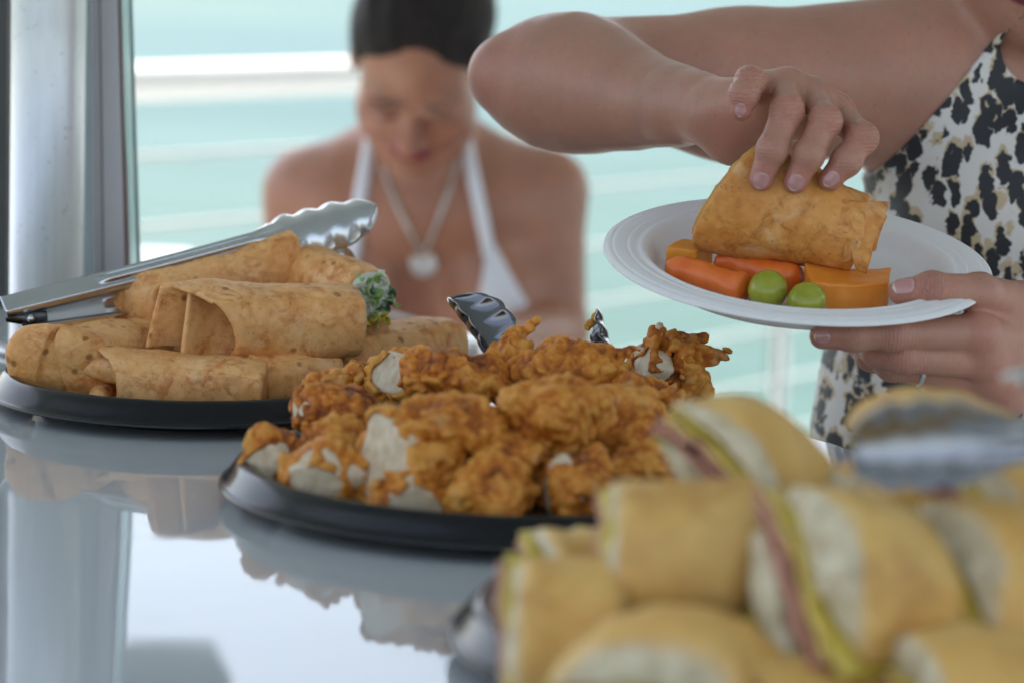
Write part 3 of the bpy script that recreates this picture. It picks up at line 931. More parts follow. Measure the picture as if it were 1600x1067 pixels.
o2 = W(1000, 610, 1.93)
tg2 = tag(empty('serving_tongs', o2), 'dark steel tongs stuck upright in the back of the fried chicken pile', 'tongs')
tong_arm(W(850, 700, 1.89), W(716, 454, 1.935), (-0.72, 0.66, -0.10), tg2, ssd, o=o2, L_head=0.068, wh=0.0200, cup=0.019, rib=True, lobes=5, curl=-0.012, wav=0.0)
tong_arm(W(985, 648, 1.90), W(936, 484, 1.95), (0.9, 0.25, 0.2), tg2, ssd, o=o2, L_head=0.07, wh=0.0150, cup=0.008, rib=False)
# ================================================================== FRIED CHICKEN
def crust_mat():
    m = Mat('fried crust'); v = m.coord()
    oi = m.node('ShaderNodeObjectInfo')
    h = m.math('ADD', m.attr('brown', 'Fac'), m.math('MULTIPLY', m.math('SUBTRACT', oi.outputs['Random'], 0.5), 0.42))
    n = m.noise(v, 120, 6, 0.7); n2 = m.noise(v, 38, 4, 0.6)
    f = m.math('ADD', m.math('MULTIPLY', h, 0.55), m.math('MULTIPLY', n2, 0.45))
    c = m.ramp(f, [(0.22, (0.15, 0.032, 0.003)), (0.36, (0.36, 0.095, 0.007)), (0.50, (0.54, 0.175, 0.014)), (0.70, (0.66, 0.300, 0.050))])
    c = m.mix(m.math('MULTIPLY', m.ramp(n, [(0.5, 0.0), (0.72, 1.0)]), 0.4), c, (0.30, 0.075, 0.006))
    c = m.mix(m.math('MULTIPLY', m.ramp(m.noise(v, 75, 4), [(0.60, 0.0), (0.72, 1.0)]), 0.55), c, (0.60, 0.36, 0.13))
    m.set(Base_Color=c, Roughness=m.ramp(n, [(0.3, 0.52), (0.7, 0.7)]), Specular_IOR_Level=0.35, Subsurface_Weight=0.10, Subsurface_Scale=0.003, Subsurface_Radius=(1, 0.5, 0.2))
    b1 = m.bump(m.noise(v, 420, 5, 0.7), 0.5, 0.0009)
    m.set(Normal=m.bump(n, 0.5, 0.0014, b1))
    return m.m
def meat_mat():
    m = Mat('white chicken meat'); v = m.coord()
    f = m.noise(m.coord('Object', (60, 420, 130)), 1.0, 5, 0.6)
    m.set(Base_Color=m.mix(m.ramp(f, [(0.3, 0.0), (0.7, 1.0)]), (0.50, 0.38, 0.23), (0.70, 0.59, 0.42)), Roughness=0.45, Subsurface_Weight=0.3, Subsurface_Scale=0.004, Normal=m.bump(f, 0.45, 0.0016))
    return m.m
crust_m, meat_m = crust_mat(), meat_mat()

def chicken(pos, size, label, seed, cut=None, cut_at=0.55, yaw=0.0, tilt=0.0, shreds=0, h=0.00145):
    """pos world centre, size half-extents in metres, cut: world direction of a sliced face"""
    rs = np.random.RandomState(seed); so = rs.uniform(-20, 20, 3).astype(np.float32)
    size = tuple(1.06 * k for k in size)
    sx, sy, sz = size
    B = Body()
    n = 3 + rs.randint(3)
    B.add(ell((0, 0, 0), (sx * 0.80, sy * 0.8, sz * 0.80)), 0.008)
    for i in range(n + 2):
        d = rs.normal(size=3); d /= np.linalg.norm(d)
        r = min(size) * rs.uniform(0.34, 0.56)
        B.add(ell(d * (np.array(size) - r * 0.9), (r * rs.uniform(0.8, 1.5), r, r * rs.uniform(0.7, 1.1)), axes(rs.normal(size=3), (0.3, 0.2, 1))), 0.007)
    for i in range(shreds):
        d = rs.normal(size=3); d[2] = abs(d[2]) + 0.3; d /= np.linalg.norm(d)
        p = d * np.array(size) * 0.8; t = rs.normal(size=3) * 0.010 + np.array([0.012, 0, 0.006])
        B.add(cone(p - t * 0.3, p + t, 0.0062, 0.0042), 0.003)
    Mw = Matrix.Translation(Vector(pos)) @ Matrix.Rotation(yaw, 4, 'Z') @ Matrix.Rotation(tilt, 4, 'Y')
    cl = None
    if cut is not None:
        cl = np.array(Mw.to_3x3().inverted()) @ np.asarray(cut, float); cl /= np.linalg.norm(cl)
        cl = cl.astype(np.float32); ext = float(np.sqrt(((cl * np.array(size)) ** 2).sum())) * cut_at
    def fields(P):
        w = P + 0.0022 * np.stack([noise(P * 60 + so + i * 3) for i in range(3)], 1)
        a = noise(w * 52 + so); b = np.abs(noise(w * 105 + so)); c = np.abs(noise(w * 240 + so))
        return a, b, c
    def fn(P):
        d = d0 = B(P)
        a, b, c = fields(P)
        d = d - 0.0050 * a - 0.0058 * b - 0.0021 * c + 0.0015
        if cl is not None: d = smax(d, P @ cl - ext + 0.0030 - 0.0045 * np.clip((d0 + 0.0026 + 0.0014 * noise(P * 130 + so)) / 0.0016, 0, 1) - 0.0006 * noise(P * 85 + so), 0.0012)
        return d
    R = np.array([sx, sy, sz]) * 1.25 + 0.010 + 0.012 * (shreds > 0)
    V, Fq = mesh_sdf(fn, -R, R, h, 0.008)
    a, b, c = fields(V)
    brown = np.clip(0.20 + 0.45 * a + 0.75 * b + 0.7 * c, 0, 1)
    o = mesh_obj('fried_chicken_piece', V, Fq, crust_m, mw=Mw, attrs={'brown': brown})
    tag(o, label, 'fried chicken', 'fried chicken pieces heaped on the middle tray')
    if cl is not None:
        def fm(P):
            d = B(P) + 0.0014 + 0.0012 * noise(P * 70 + so)
            return smax(d, P @ cl - ext + 0.0004 - 0.0007 * noise(P * 140 + so) - 0.0012 * noise(P * 45 + so), 0.0012)
        V2, F2 = mesh_sdf(lambda P: smax(fm(P), (ext - 0.012) - P @ cl, 0.001), -R, R, h * 1.15, 0.003)
        if len(F2): mesh_obj('meat', V2, F2, meat_m, o)
    return o

GC = TABLE + 0.0066
def CP(px, py, dz): return Wz(px, py, GC + dz)
q_ = lambda a, b, c: (a, b, c)
LF, FR, LL = (-0.75, -0.65, 0.05), (-0.25, -0.92, 0.25), (-0.97, -0.25, 0.0)
PIECES = [
    # px, py, height above tray, half sizes, cut, cut_at, yaw, tilt, shreds, label
    (420, 716, .019, (.019, .022, .019), (-0.35, -0.93, 0.05), .60, 0.3, 0.1, 0, 'small chicken piece at the far left edge of its tray with a pale cut side'),
    (503, 742, .020, (.028, .026, .0195), (-0.15, -0.93, -0.20), .55, -0.5, 0.1, 0, 'chicken piece at front left with a broad white cut face low on its front'),
    (641, 714, .034, (.033, .030, .028), (-0.72, -0.68, 0.10), .50, 0.15, 0.3, 0, 'large chicken piece whose white cut face shows in the middle of the heap'),
    (638, 781, .014, (.025, .022, .0155), (0.15, -0.96, -0.15), .55, 0.2, 0.0, 0, 'chicken piece at the front rim with a white cut face beneath the large piece'),
    (768, 770, .021, (.028, .026, .0215), None, 0, 0.6, -0.2, 0, 'all crusted chicken piece at the front rim of its tray in the centre'),
    (903, 769, .021, (.026, .026, .0225), (-0.93, -0.35, 0.0), .68, -0.2, 0.0, 0, 'chicken piece at the front rim with a thin pale cut edge on its left'),
    (528, 640, .036, (.036, .026, .0185), (-0.97, -0.15, 0.05), .72, 0.05, 0.05, 0, 'long dark chicken piece at upper left with a pale cut end toward the wraps'),
    (622, 584, .044, (.022, .020, .0165), (-0.45, -0.85, 0.25), .45, 0.3, -0.1, 0, 'chicken piece at the back with a grey white slice face in front of a wrap'),
    (703, 597, .050, (.034, .028, .0215), None, 0, -0.3, 0.1, 0, 'rounded chicken piece in the back row just below the dark tongs'),
    (720, 664, .052, (.034, .026, .0190), None, 0, 0.5, 0.15, 0, 'chicken piece in the middle of the heap behind the large cut piece'),
    (885, 582, .056, (.040, .030, .0240), None, 0, 0.1, -0.1, 2, 'topmost chicken piece on the crest of the heap'),
    (868, 648, .056, (.034, .028, .0260), None, 0, 0.7, -0.25, 0, 'plump chicken piece facing forward just below the crest of the heap'),
    (985, 670, .040, (.026, .026, .0280), None, 0, 0.2, 0.5, 0, 'dark chicken piece on the right side of the heap behind the sandwiches'),
    (806, 712, .038, (.019, .018, .0135), None, 0, 0.9, 0.1, 0, 'little crusted chicken piece between the front row and the plump piece'),
    (800, 556, .062, (.014, .014, .0135), None, 0, 0.4, 0.0, 1, 'small chicken piece on the skyline of the heap right of the tongs head'),
    (1040, 578, .046, (.030, .024, .0175), (-0.7, -0.6, 0.35), .80, 0.2, 0.1, 9, 'shaggy chicken piece at the right end with crisp upright shreds'),
    (1052, 606, .034, (.024, .020, .0150), None, 0, -0.3, 0.15, 0, 'chicken piece at the far right end under the shaggy one'),
    (1010, 632, .040, (.024, .022, .0190), None, 0, 0.5, 0.1, 0, 'chicken piece between the crest and the shaggy piece at the right'),
    (1015, 742, .022, (.026, .024, .0215), None, 0, 0.1, 0.1, 0, 'chicken piece low at the right partly hidden by a sandwich'),
    (838, 742, .014, (.024, .020, .0150), None, 0, 0.4, 0.0, 0, 'shaded chicken piece between the two front rim pieces on the right'),
    (690, 748, .016, (.022, .020, .0165), None, 0, 0.4, 0.0, 0, 'shaded chicken piece low under the large cut piece'),
    (520, 682, .028, (.026, .018, .0130), None, 0, -0.1, 0.1, 0, 'flat crusted chicken piece between the long dark one and the front left pieces'),
    (527, 602, .032, (.026, .018, .0120), None, 0, 0.2, 0.0, 1, 'flat chicken piece at the back left touching the tortilla wraps'),
]
for i, (px, py, dz, sz_, cut, ca, yaw, tl, sh, lab) in enumerate(PIECES):
    chicken(CP(px, py, dz), sz_, lab, 100 + i, cut, ca, yaw, tl, sh)
rs = np.random.RandomState(12)
crumb_pts = [(W(922, 506, 1.945), .0028), (W(931, 497, 1.946), .0034), (W(918, 511, 1.944), .0022), (CP(985, 566, .05), .003), (CP(976, 572, .05), .003)]


for i, (p, r) in enumerate(crumb_pts):
    def fn(P, r=r, i=i): return ell((0, 0, 0), (r, r * 0.8, r * 1.1))(P) - 0.0012 * np.abs(noise(P * 300 + i * 3))
    V, F = mesh_sdf(fn, (-.006,) * 3, (.006,) * 3, 0.0006, 0.002)
    tag(mesh_obj('crust_crumb', V, F, crust_m, mw=Matrix.Translation(Vector(p)), attrs={'brown': np.full(len(V), 0.8)}), ['middle crumb stuck to the tip of the dark tongs', 'largest crumb at the very tip of the dark tongs', 'smallest crumb hanging lowest on the dark tongs tip', 'crumb touching the left side of the shaggy chicken piece', 'crumb left of the shaggy chicken piece on the crest'][i], 'crumb', 'crumbs on the tongs tip' if i < 3 else 'crumbs beside the shaggy piece')
# ================================================================== PEOPLE
def skin_mat(name, base, pink, freck=0.5, rough=0.40):
    m = Mat(name); v = m.coord(rnd=False)
    t = m.attr('pink', 'Fac')
    n = m.noise(v, 22, 4, 0.6); n2 = m.noise(v, 160, 4, 0.6)
    c = m.mix(m.ramp(n, [(0.35, 0.0), (0.7, 1.0)]), base, tuple(min(1, x * k) for x, k in zip(base, (1.22, 1.16, 1.10))))
    c = m.mix(m.math('MULTIPLY', m.ramp(n2, [(0.42, 0.0), (0.70, 1.0)]), 0.38), c, pink)
    c = m.mix(t, c, pink)
    fr = m.ramp(m.noise(v, 210, 2), [(0.66, 0.0), (0.74, 1.0)])
    c = m.mix(m.math('MULTIPLY', fr, freck * 0.45), c, tuple(x * 0.55 for x in base))
    lip = m.attr('lip', 'Fac'); brow = m.attr('brow', 'Fac')
    c = m.mix(lip, c, (0.22, 0.030, 0.048)); c = m.mix(brow, c, (0.035, 0.022, 0.018))
    m.set(Base_Color=c, Roughness=rough, Subsurface_Weight=0.10, Subsurface_Scale=0.006, Subsurface_Radius=(1.0, 0.35, 0.18), Specular_IOR_Level=0.45)
    wz = m.node('ShaderNodeTexWave', wave_type='BANDS', bands_direction='Z'); wx = m.node('ShaderNodeTexWave', wave_type='BANDS', bands_direction='X')
    for w_ in (wz, wx):
        m.link(v, w_.inputs['Vector']); w_.inputs['Scale'].default_value = 125; w_.inputs['Distortion'].default_value = 5.0; w_.inputs['Detail'].default_value = 2; w_.inputs['Detail Scale'].default_value = 2.5
    wr = m.math('ADD', m.math('MULTIPLY', wz.outputs['Fac'], m.attr('wrz', 'Fac')), m.math('MULTIPLY', wx.outputs['Fac'], m.attr('wrx', 'Fac')))
    vo = m.voronoi(v, 900); fine = m.noise(m.coord(rnd=False, scale=(1, 1, 1)), 330, 5, 0.65)
    b1 = m.bump(vo, 0.10, 0.0004)
    m.set(Normal=m.bump(m.math('MULTIPLY', wr, -1.0), 0.9, 0.0011, m.bump(fine, 0.45, 0.0009, b1)))
    return m.m
skin1 = skin_mat('pale tanned skin', (0.365, 0.188, 0.130), (0.440, 0.140, 0.105), 0.8)
skin2 = skin_mat('warm tanned skin', (0.335, 0.158, 0.098), (0.36, 0.120, 0.085), 0.2)
def nail_mat():
    m = Mat('natural fingernail'); e = m.attr('edge', 'Fac')
    m.set(Base_Color=m.mix(e, (0.46, 0.225, 0.205), (0.68, 0.58, 0.50)), Roughness=0.24, Subsurface_Weight=0.15, Subsurface_Scale=0.003, Coat_Weight=0.3)
    return m.m
nail_m = nail_mat()


def head_prims(B, c, fwd, up, s=1.0):
    """a head with face; c its centre, fwd the way it looks"""
    f = np.asarray(fwd, float); f /= np.linalg.norm(f); u = np.asarray(up, float); u = u - f * (u @ f); u /= np.linalg.norm(u); r = np.cross(f, u)
    Rm = np.stack([r, f, u], 1); c = np.asarray(c, float)
    L = lambda x, y, z: c + Rm @ (np.array([x, y, z]) * s)
    E = lambda p, rad, k=0.012, op='u': B.add(ell(L(*p), np.array(rad) * s, Rm), k * s, op)
    E((0, -0.018, 0.038), (0.074, 0.094, 0.082)); E((0, 0.018, -0.035), (0.061, 0.068, 0.080), 0.03)
    E((0, 0.050, -0.093), (0.026, 0.026, 0.022), 0.03)
    for k in (-1, 1):
        E((k * 0.040, 0.050, -0.030), (0.026, 0.028, 0.028), 0.02); E((k * 0.046, 0.010, -0.075), (0.018, 0.040, 0.020), 0.03)
        E((k * 0.030, 0.080, 0.022), (0.026, 0.012, 0.009), 0.012)
    for k in (-1, 1): E((k * 0.032, 0.093, 0.002), (0.019, 0.014, 0.011), 0.010, 's')
    for k in (-1, 1):
        E((k * 0.031, 0.072, 0.001), (0.0145, 0.0135, 0.0125), 0.003)
        E((k * 0.074, -0.012, -0.008), (0.008, 0.019, 0.031), 0.006)
    B.add(cone(L(0, 0.082, 0.014), L(0, 0.104, -0.028), 0.0075 * s, 0.0105 * s), 0.010 * s)
    for k in (-1, 1): E((k * 0.011, 0.090, -0.033), (0.0080, 0.010, 0.0075), 0.006)
    E((0, 0.079, -0.060), (0.025, 0.0125, 0.0065), 0.004); E((0, 0.077, -0.071), (0.021, 0.0125, 0.0075), 0.003)
    B.add(ell(L(0, 0.093, -0.0650), np.array((0.020, 0.005, 0.0012)) * s, Rm), 0.002 * s, 's')
    def paint(V):
        q = ((V - c) @ Rm) / s
        lip = np.clip(1.25 - np.sqrt((q[:, 0] / 0.026) ** 2 + ((q[:, 2] + 0.0655) / 0.0125) ** 2 + ((q[:, 1] - 0.085) / 0.03) ** 2), 0, 0.25) * 4
        ax = np.abs(q[:, 0])
        br = np.clip(1.3 - np.sqrt(((ax - 0.035) / 0.022) ** 2 + ((q[:, 2] - 0.0275 + 0.30 * (ax - 0.03) + 4.0 * (ax - 0.035) ** 2) / 0.0034) ** 2), 0, 0.3) / 0.3 * (q[:, 1] > 0.03)
        ls = np.clip(1.3 - np.sqrt(((ax - 0.031) / 0.017) ** 2 + ((q[:, 2] + 0.004 + 0.30 * (ax - 0.031) - 0.25 * (ax - 0.031) ** 2 / 0.017) / 0.0040) ** 2), 0, 0.3) / 0.3 * (q[:, 1] > 0.05)
        return lip * (q[:, 1] > 0.05), np.maximum(br * 0.45, ls * 0.70)
    return L, Rm, paint


def hair_mesh(L, Rm, c, s, parent, mat, name='hair', long_=False):
    def fn(P):
        q = ((P - c) @ Rm).astype(np.float32) / s
        e = ell((0, -0.022, 0.040), (0.083, 0.104, 0.089))(q)
        e = smin(e, ell((0, -0.105, 0.060), (0.042, 0.036, 0.042))(q), 0.02)
        st = 0.0030 * noise(q * np.array([95, 16, 30], np.float32)) + 0.0045 * noise(q * np.array([34, 9, 14], np.float32))
        line = np.maximum(0.092 - 9.0 * q[:, 0] ** 2 - 0.9 * (0.060 - q[:, 1]) + 0.008 * noise(q * 34), -0.075)
        e = e + 0.0085 * np.exp(-np.maximum(q[:, 2] - line, 0) / 0.016)
        face = (line - q[:, 2])
        return (smax(e + st, face * 0.7, 0.006)) * s
    C_ = np.asarray(c)
    V, F = mesh_sdf(fn, C_ - 0.19 * s, C_ + 0.19 * s, 0.0035, 0.004)
    return mesh_obj(name, V, F, mat, parent)


def hair_mat(name, a, b):
    m = Mat(name); v = m.coord('Object', (260, 60, 60), rnd=False)
    n = m.noise(v, 1.0, 5, 0.6)
    m.set(Base_Color=m.mix(n, a, b), Roughness=0.55, Specular_IOR_Level=0.12, Normal=m.bump(n, 1.0, 0.004))
    return m.m


def dirn(a, b):
    d = np.asarray(b, float) - np.asarray(a, float); return d / np.linalg.norm(d)


# ---------------------------------------------------------------- woman with the plate
B1 = Body(); pinks = []
Wt = lambda x, y, z=0.0: W(x, y, 2.10 + z)
TORSO = Body()
tc = W(1655, 330, 2.19)
TORSO.add(ell(W(1662, 235, 2.19), (0.135, 0.085, 0.125)), 0.03)
TORSO.add(ell(W(1602, 470, 2.185), (0.128, 0.085, 0.12)), 0.08)
TORSO.add(ell(W(1578, 640, 2.185), (0.138, 0.095, 0.13)), 0.08)
TORSO.add(ell(W(1600, 830, 2.20), (0.165, 0.11, 0.14)), 0.08)
for x, y in ((1560, 300), (1745, 300)): TORSO.add(ell(W(x, y, 2.125), (0.058, 0.040, 0.062)), 0.045)
TORSO.add(cone(W(1660, 110, 2.19), W(1640, -30, 2.15), 0.056, 0.048), 0.05)
TORSO.add(cone(W(1470, 92, 2.18), W(1640, 20, 2.18), 0.046, 0.044), 0.05)
TORSO.add(cone(W(1850, 120, 2.20), W(1660, 20, 2.18), 0.046, 0.044), 0.05)
for f, k, op in TORSO.p: B1.add(f, k, op)
SH, EL = W(1440, 122, 2.17), W(872, 112, 2.135)
B1.add(cone(SH, W(1150, 134, 2.155), 0.064, 0.0555), 0.04)
B1.add(cone(W(1150, 134, 2.155), EL, 0.0555, 0.040), 0.02)
ETIP = W(792, 113, 2.105)
B1.add(cone(EL, ETIP, 0.036, 0.018), 0.020)
FA = [(775, 116, 27, 2.105), (802, 122, 56, 2.105), (850, 130, 82, 2.100), (900, 130, 100, 2.090), (945, 142, 84, 2.062), (1000, 157, 67, 2.030), (1050, 164, 55, 1.995), (1098, 170, 46, 1.952)]
arm = Body()
for (x0, y0, r0, Y0), (x1, y1, r1, Y1) in zip(FA, FA[1:]): arm.add(cone(W(x0, y0, Y0), W(x1, y1, Y1), r0 * Y0 / F_PX, r1 * Y1 / F_PX), 0.030)
B1.add(lambda P: arm(P) + 0.0034, 0.024)
WR = W(1098, 172, 1.950)
B1.add(ell(W(1092, 150, 1.960), (0.010, 0.010, 0.009)), 0.014)               # wrist bone

def kk(c, near=0.009, base=0.0022, r=0.016):
    c = np.asarray(c, np.float32)
    return lambda P: base + near * np.exp(-((P - c) ** 2).sum(1) / r ** 2)

def finger(B, pts, rad, mcp_r=0.016, near=0.009):
    pts = [np.asarray(p, float) for p in pts]
    ch = Body()
    for i in range(len(pts) - 1): ch.add(cone(pts[i], pts[i + 1], rad[i], rad[i + 1]), 0.004)
    for i in range(1, len(pts) - 1):
        ch.add(sph(pts[i], rad[i] * 1.045), 0.004)
    B.add(lambda P: ch(P), kk(pts[0], near, 0.0020, mcp_r))

# right hand gripping the wrap
RH = {'index': ([W(1308, 178, 1.888), W(1347, 216, 1.846), W(1323, 252, 1.838), W(1297, 281, 1.8375)], (.0105, .0098, .0091, .0078)),
      'middle': ([W(1272, 152, 1.886), W(1289, 190, 1.842), W(1263, 243, 1.832), W(1243, 284, 1.833)], (.0110, .0103, .0095, .0082)),
      'ring': ([W(1229, 137, 1.884), W(1230, 174, 1.842), W(1207, 234, 1.832), W(1189, 280, 1.834)], (.0108, .0101, .0094, .0082)),
      'pinky': ([W(1195, 145, 1.892), W(1172, 128, 1.852), W(1163, 147, 1.842), W(1158, 172, 1.841)], (.0098, .0092, .0088, .0074))}
palm_k = 0.014
B1.add(cone(W(1070, 168, 1.975), W(1140, 168, 1.928), 0.0195, 0.0150), 0.022)
for f_, r_ in (('index', .0125), ('middle', .0125), ('ring', .0125), ('pinky', .012)):
    m_ = RH[f_][0][0]
    B1.add(cone(W(1128, 172, 1.934) + (0, 0, -0.002), m_ - (0, 0, 0.004), 0.0130, r_ - 0.0008), 0.016)
    B1.add(ell(m_ + (0, 0, 0.0035), (0.0105, 0.0115, 0.0095)), 0.008)        # knuckle
B1.add(cone(W(1112, 192, 1.945), W(1146, 226, 1.935), 0.0110, 0.0105), 0.022)  # heel of the hand on the little finger side
B1.add(cone(W(1146, 222, 1.935), W(1192, 160, 1.898), 0.0130, 0.0115), 0.014)
B1.add(cone(W(1165, 195, 1.932), W(1265, 190, 1.912), 0.0140, 0.0110), 0.014)  # hollow of the palm
finger(B1, [W(1160, 215, 1.940), W(1205, 235, 1.945), W(1225, 275, 1.940), W(1236, 305, 1.930)], (.0135, .0110, .0100, .0085), 0.03, 0.012)
for f_ in RH: finger(B1, *RH[f_])
for f_ in RH:
    p = RH[f_][0]
    pinks += [(p[1], 0.013, 0.55), (p[2], 0.010, 0.30), (p[3], 0.013, 0.75), (p[0], 0.013, 0.25)]
pinks += [(ETIP, 0.035, 0.6), (W(1130, 215, 1.90), 0.02, 0.45)]

# left arm and hand under the plate
LS, LE, LW = W(1868, 150, 2.17), W(1990, 560, 2.12), W(1712, 548, 1.935)
B1.add(cone(LS, LE, 0.062, 0.045), 0.04); B1.add(cone(LE, W(1850, 555, 2.02), 0.044, 0.042), 0.02); B1.add(cone(W(1850, 555, 2.02), LW, 0.042, 0.026), 0.02)
LH = {'index': ([W(1528, 522, 1.815), W(1394, 521, 1.790), W(1334, 524, 1.786), W(1285, 525, 1.788)], (.0128, .0107, .0096, .0084)),
      'middle': ([W(1538, 562, 1.822), W(1412, 556, 1.800), W(1372, 549, 1.812), W(1352, 542, 1.828)], (.0128, .0108, .0096, .0084)),
      'ring': ([W(1552, 596, 1.832), W(1395, 570, 1.828), W(1362, 556, 1.842), W(1345, 545, 1.852)], (.0122, .0100, .0092, .0080)),
      'pinky': ([W(1570, 622, 1.846), W(1492, 608, 1.845), W(1468, 600, 1.855), W(1450, 592, 1.868)], (.0112, .0092, .0084, .0074))}
for f_, rr in (('index', .0140), ('middle', .0140), ('ring', .0132), ('pinky', .0124)):
    m_ = LH[f_][0][0]
    B1.add(cone(LW + (0, 0, 0.0), m_, 0.024, rr), 0.014)
    B1.add(ell(m_ + dirn(m_, (0, 0, CAMZ)) * 0.0035, (0.011, 0.0105, 0.0105)), 0.009)
B1.add(cone(LW, W(1600, 492, 1.850), 0.024, 0.0185), 0.016)
finger(B1, [W(1600, 482, 1.850), W(1530, 458, 1.822), W(1456, 452, 1.812), W(1408, 457, 1.812)], (.0165, .0122, .0106, .0084), 0.03, 0.014)
for f_ in LH: finger(B1, *LH[f_])
for f_ in ('index', 'middle'):
    p = LH[f_][0]; pinks += [(p[0], 0.018, 0.45), (p[1], 0.012, 0.45), (p[3], 0.012, 0.5)]
pinks += [(LH['ring'][0][0], 0.018, 0.5), (W(1456, 452, 1.80), 0.014, 0.35), (W(1405, 457, 1.80), 0.014, 0.5)]
# head and legs, out of the picture
HC1 = W(1668, -205, 2.11)
L1, Rm1, paint1 = head_prims(B1, HC1, (-0.35, -0.80, -0.30), (0, -0.3, 1), 1.0)
hip = W(1600, 830, 2.20)
for k in (-1, 1):
    kn = np.array([hip[0] + 0.085 * k, hip[1] - 0.01, 0.50]); an = np.array([hip[0] + 0.08 * k, hip[1] + 0.01, 0.085])
    B1.add(cone(hip + (0.080 * k, 0, -0.05), kn, 0.085, 0.056), 0.05); B1.add(cone(kn, an, 0.056, 0.036), 0.02)
    B1.add(cone(an + (0, 0.01, -0.045), an + (0.01 * k, -0.15, -0.055), 0.038, 0.026), 0.02)


def two_res(B, zc, x0, x1, y0, y1, ztop, hf, hc):
    """one vertex and face list: fine above zc, coarse below"""
    V, F = mesh_sdf(B, (x0, y0, zc), (x1, y1, ztop), hf, 0.004)
    V = project(B, V, 1)
    V2, F2 = mesh_sdf(B, (x0, y0, -0.02), (x1, y1, zc + 0.02), hc, 0.004)
    m = V2[:, 2] < zc + 0.02
    return np.vstack([V, V2]), np.vstack([F, F2 + len(V)])


def person(B, VF, mat, label, pinks=(), paint=None, wz=(), wx=()):
    V, F = VF
    pk = np.zeros(len(V), np.float32)
    for p, r, a in pinks: pk = np.maximum(pk, a * np.exp(-((V - np.asarray(p, np.float32)) ** 2).sum(1) / r ** 2))
    lip, brow = paint(V)
    return tag(mesh_obj('person', V, F, mat, attrs={'pink': pk, 'lip': lip, 'brow': brow, 'wrz': blob(V, wz), 'wrx': blob(V, wx)}), label, 'person')


def blob(V, L):
    k = np.zeros(len(V), np.float32)
    for p, r in L: k = np.maximum(k, np.exp(-((V - np.asarray(p, np.float32)) ** 2).sum(1) / r ** 2))
    return k


def march(B, p, d, n=40, far=0.5):
    p = np.asarray(p, np.float32).copy(); d = np.asarray(d, np.float32); t = np.zeros(len(p), np.float32)
    for _ in range(n):
        t += np.clip(B(p + d * t[:, None]), -0.01, 0.05) * 0.9
        t = np.minimum(t, far)
    return p + d * t[:, None]


def shell(name, B, lo, hi, h, inside, thick, mat, parent, off=0.0005):
    """cloth lying on a body: inside(P) < 0 where there is cloth"""
    def fn(P):
        d = B(P)
        d = np.maximum(d - thick, -(d + 0.002))
        return smax(d, inside(P), 0.0015)
    V, F = mesh_sdf(fn, lo, hi, h, 0.004)
    return mesh_obj(name, V, F, mat, parent)


def xz_line(a, b, Y):
    """signed distance to the upright plane through two points, positive on its left walking from a to b"""
    a, b = W(*a, Y), W(*b, Y); t = np.array([b[0] - a[0], b[2] - a[2]]); t /= np.linalg.norm(t)
    n = np.array([-t[1], t[0]])
    return lambda P: (P[:, 0] - a[0]) * n[0] + (P[:, 2] - a[2]) * n[1]


woman1 = person(B1, two_res(B1, TABLE - 0.13, -0.06, 0.86, 1.72, 2.42, 1.70, 0.0020, 0.008), skin1, 'woman in a leopard print swimsuit holding a plate and gripping a wrap', pinks, paint1,
                [(RH[f][0][1], 0.011) for f in RH] + [(RH[f][0][2], 0.008) for f in RH],
                [(LH[f][0][1], 0.011) for f in LH] + [(LH[f][0][2], 0.008) for f in LH] + [(W(1456, 452, 1.80), 0.010)])

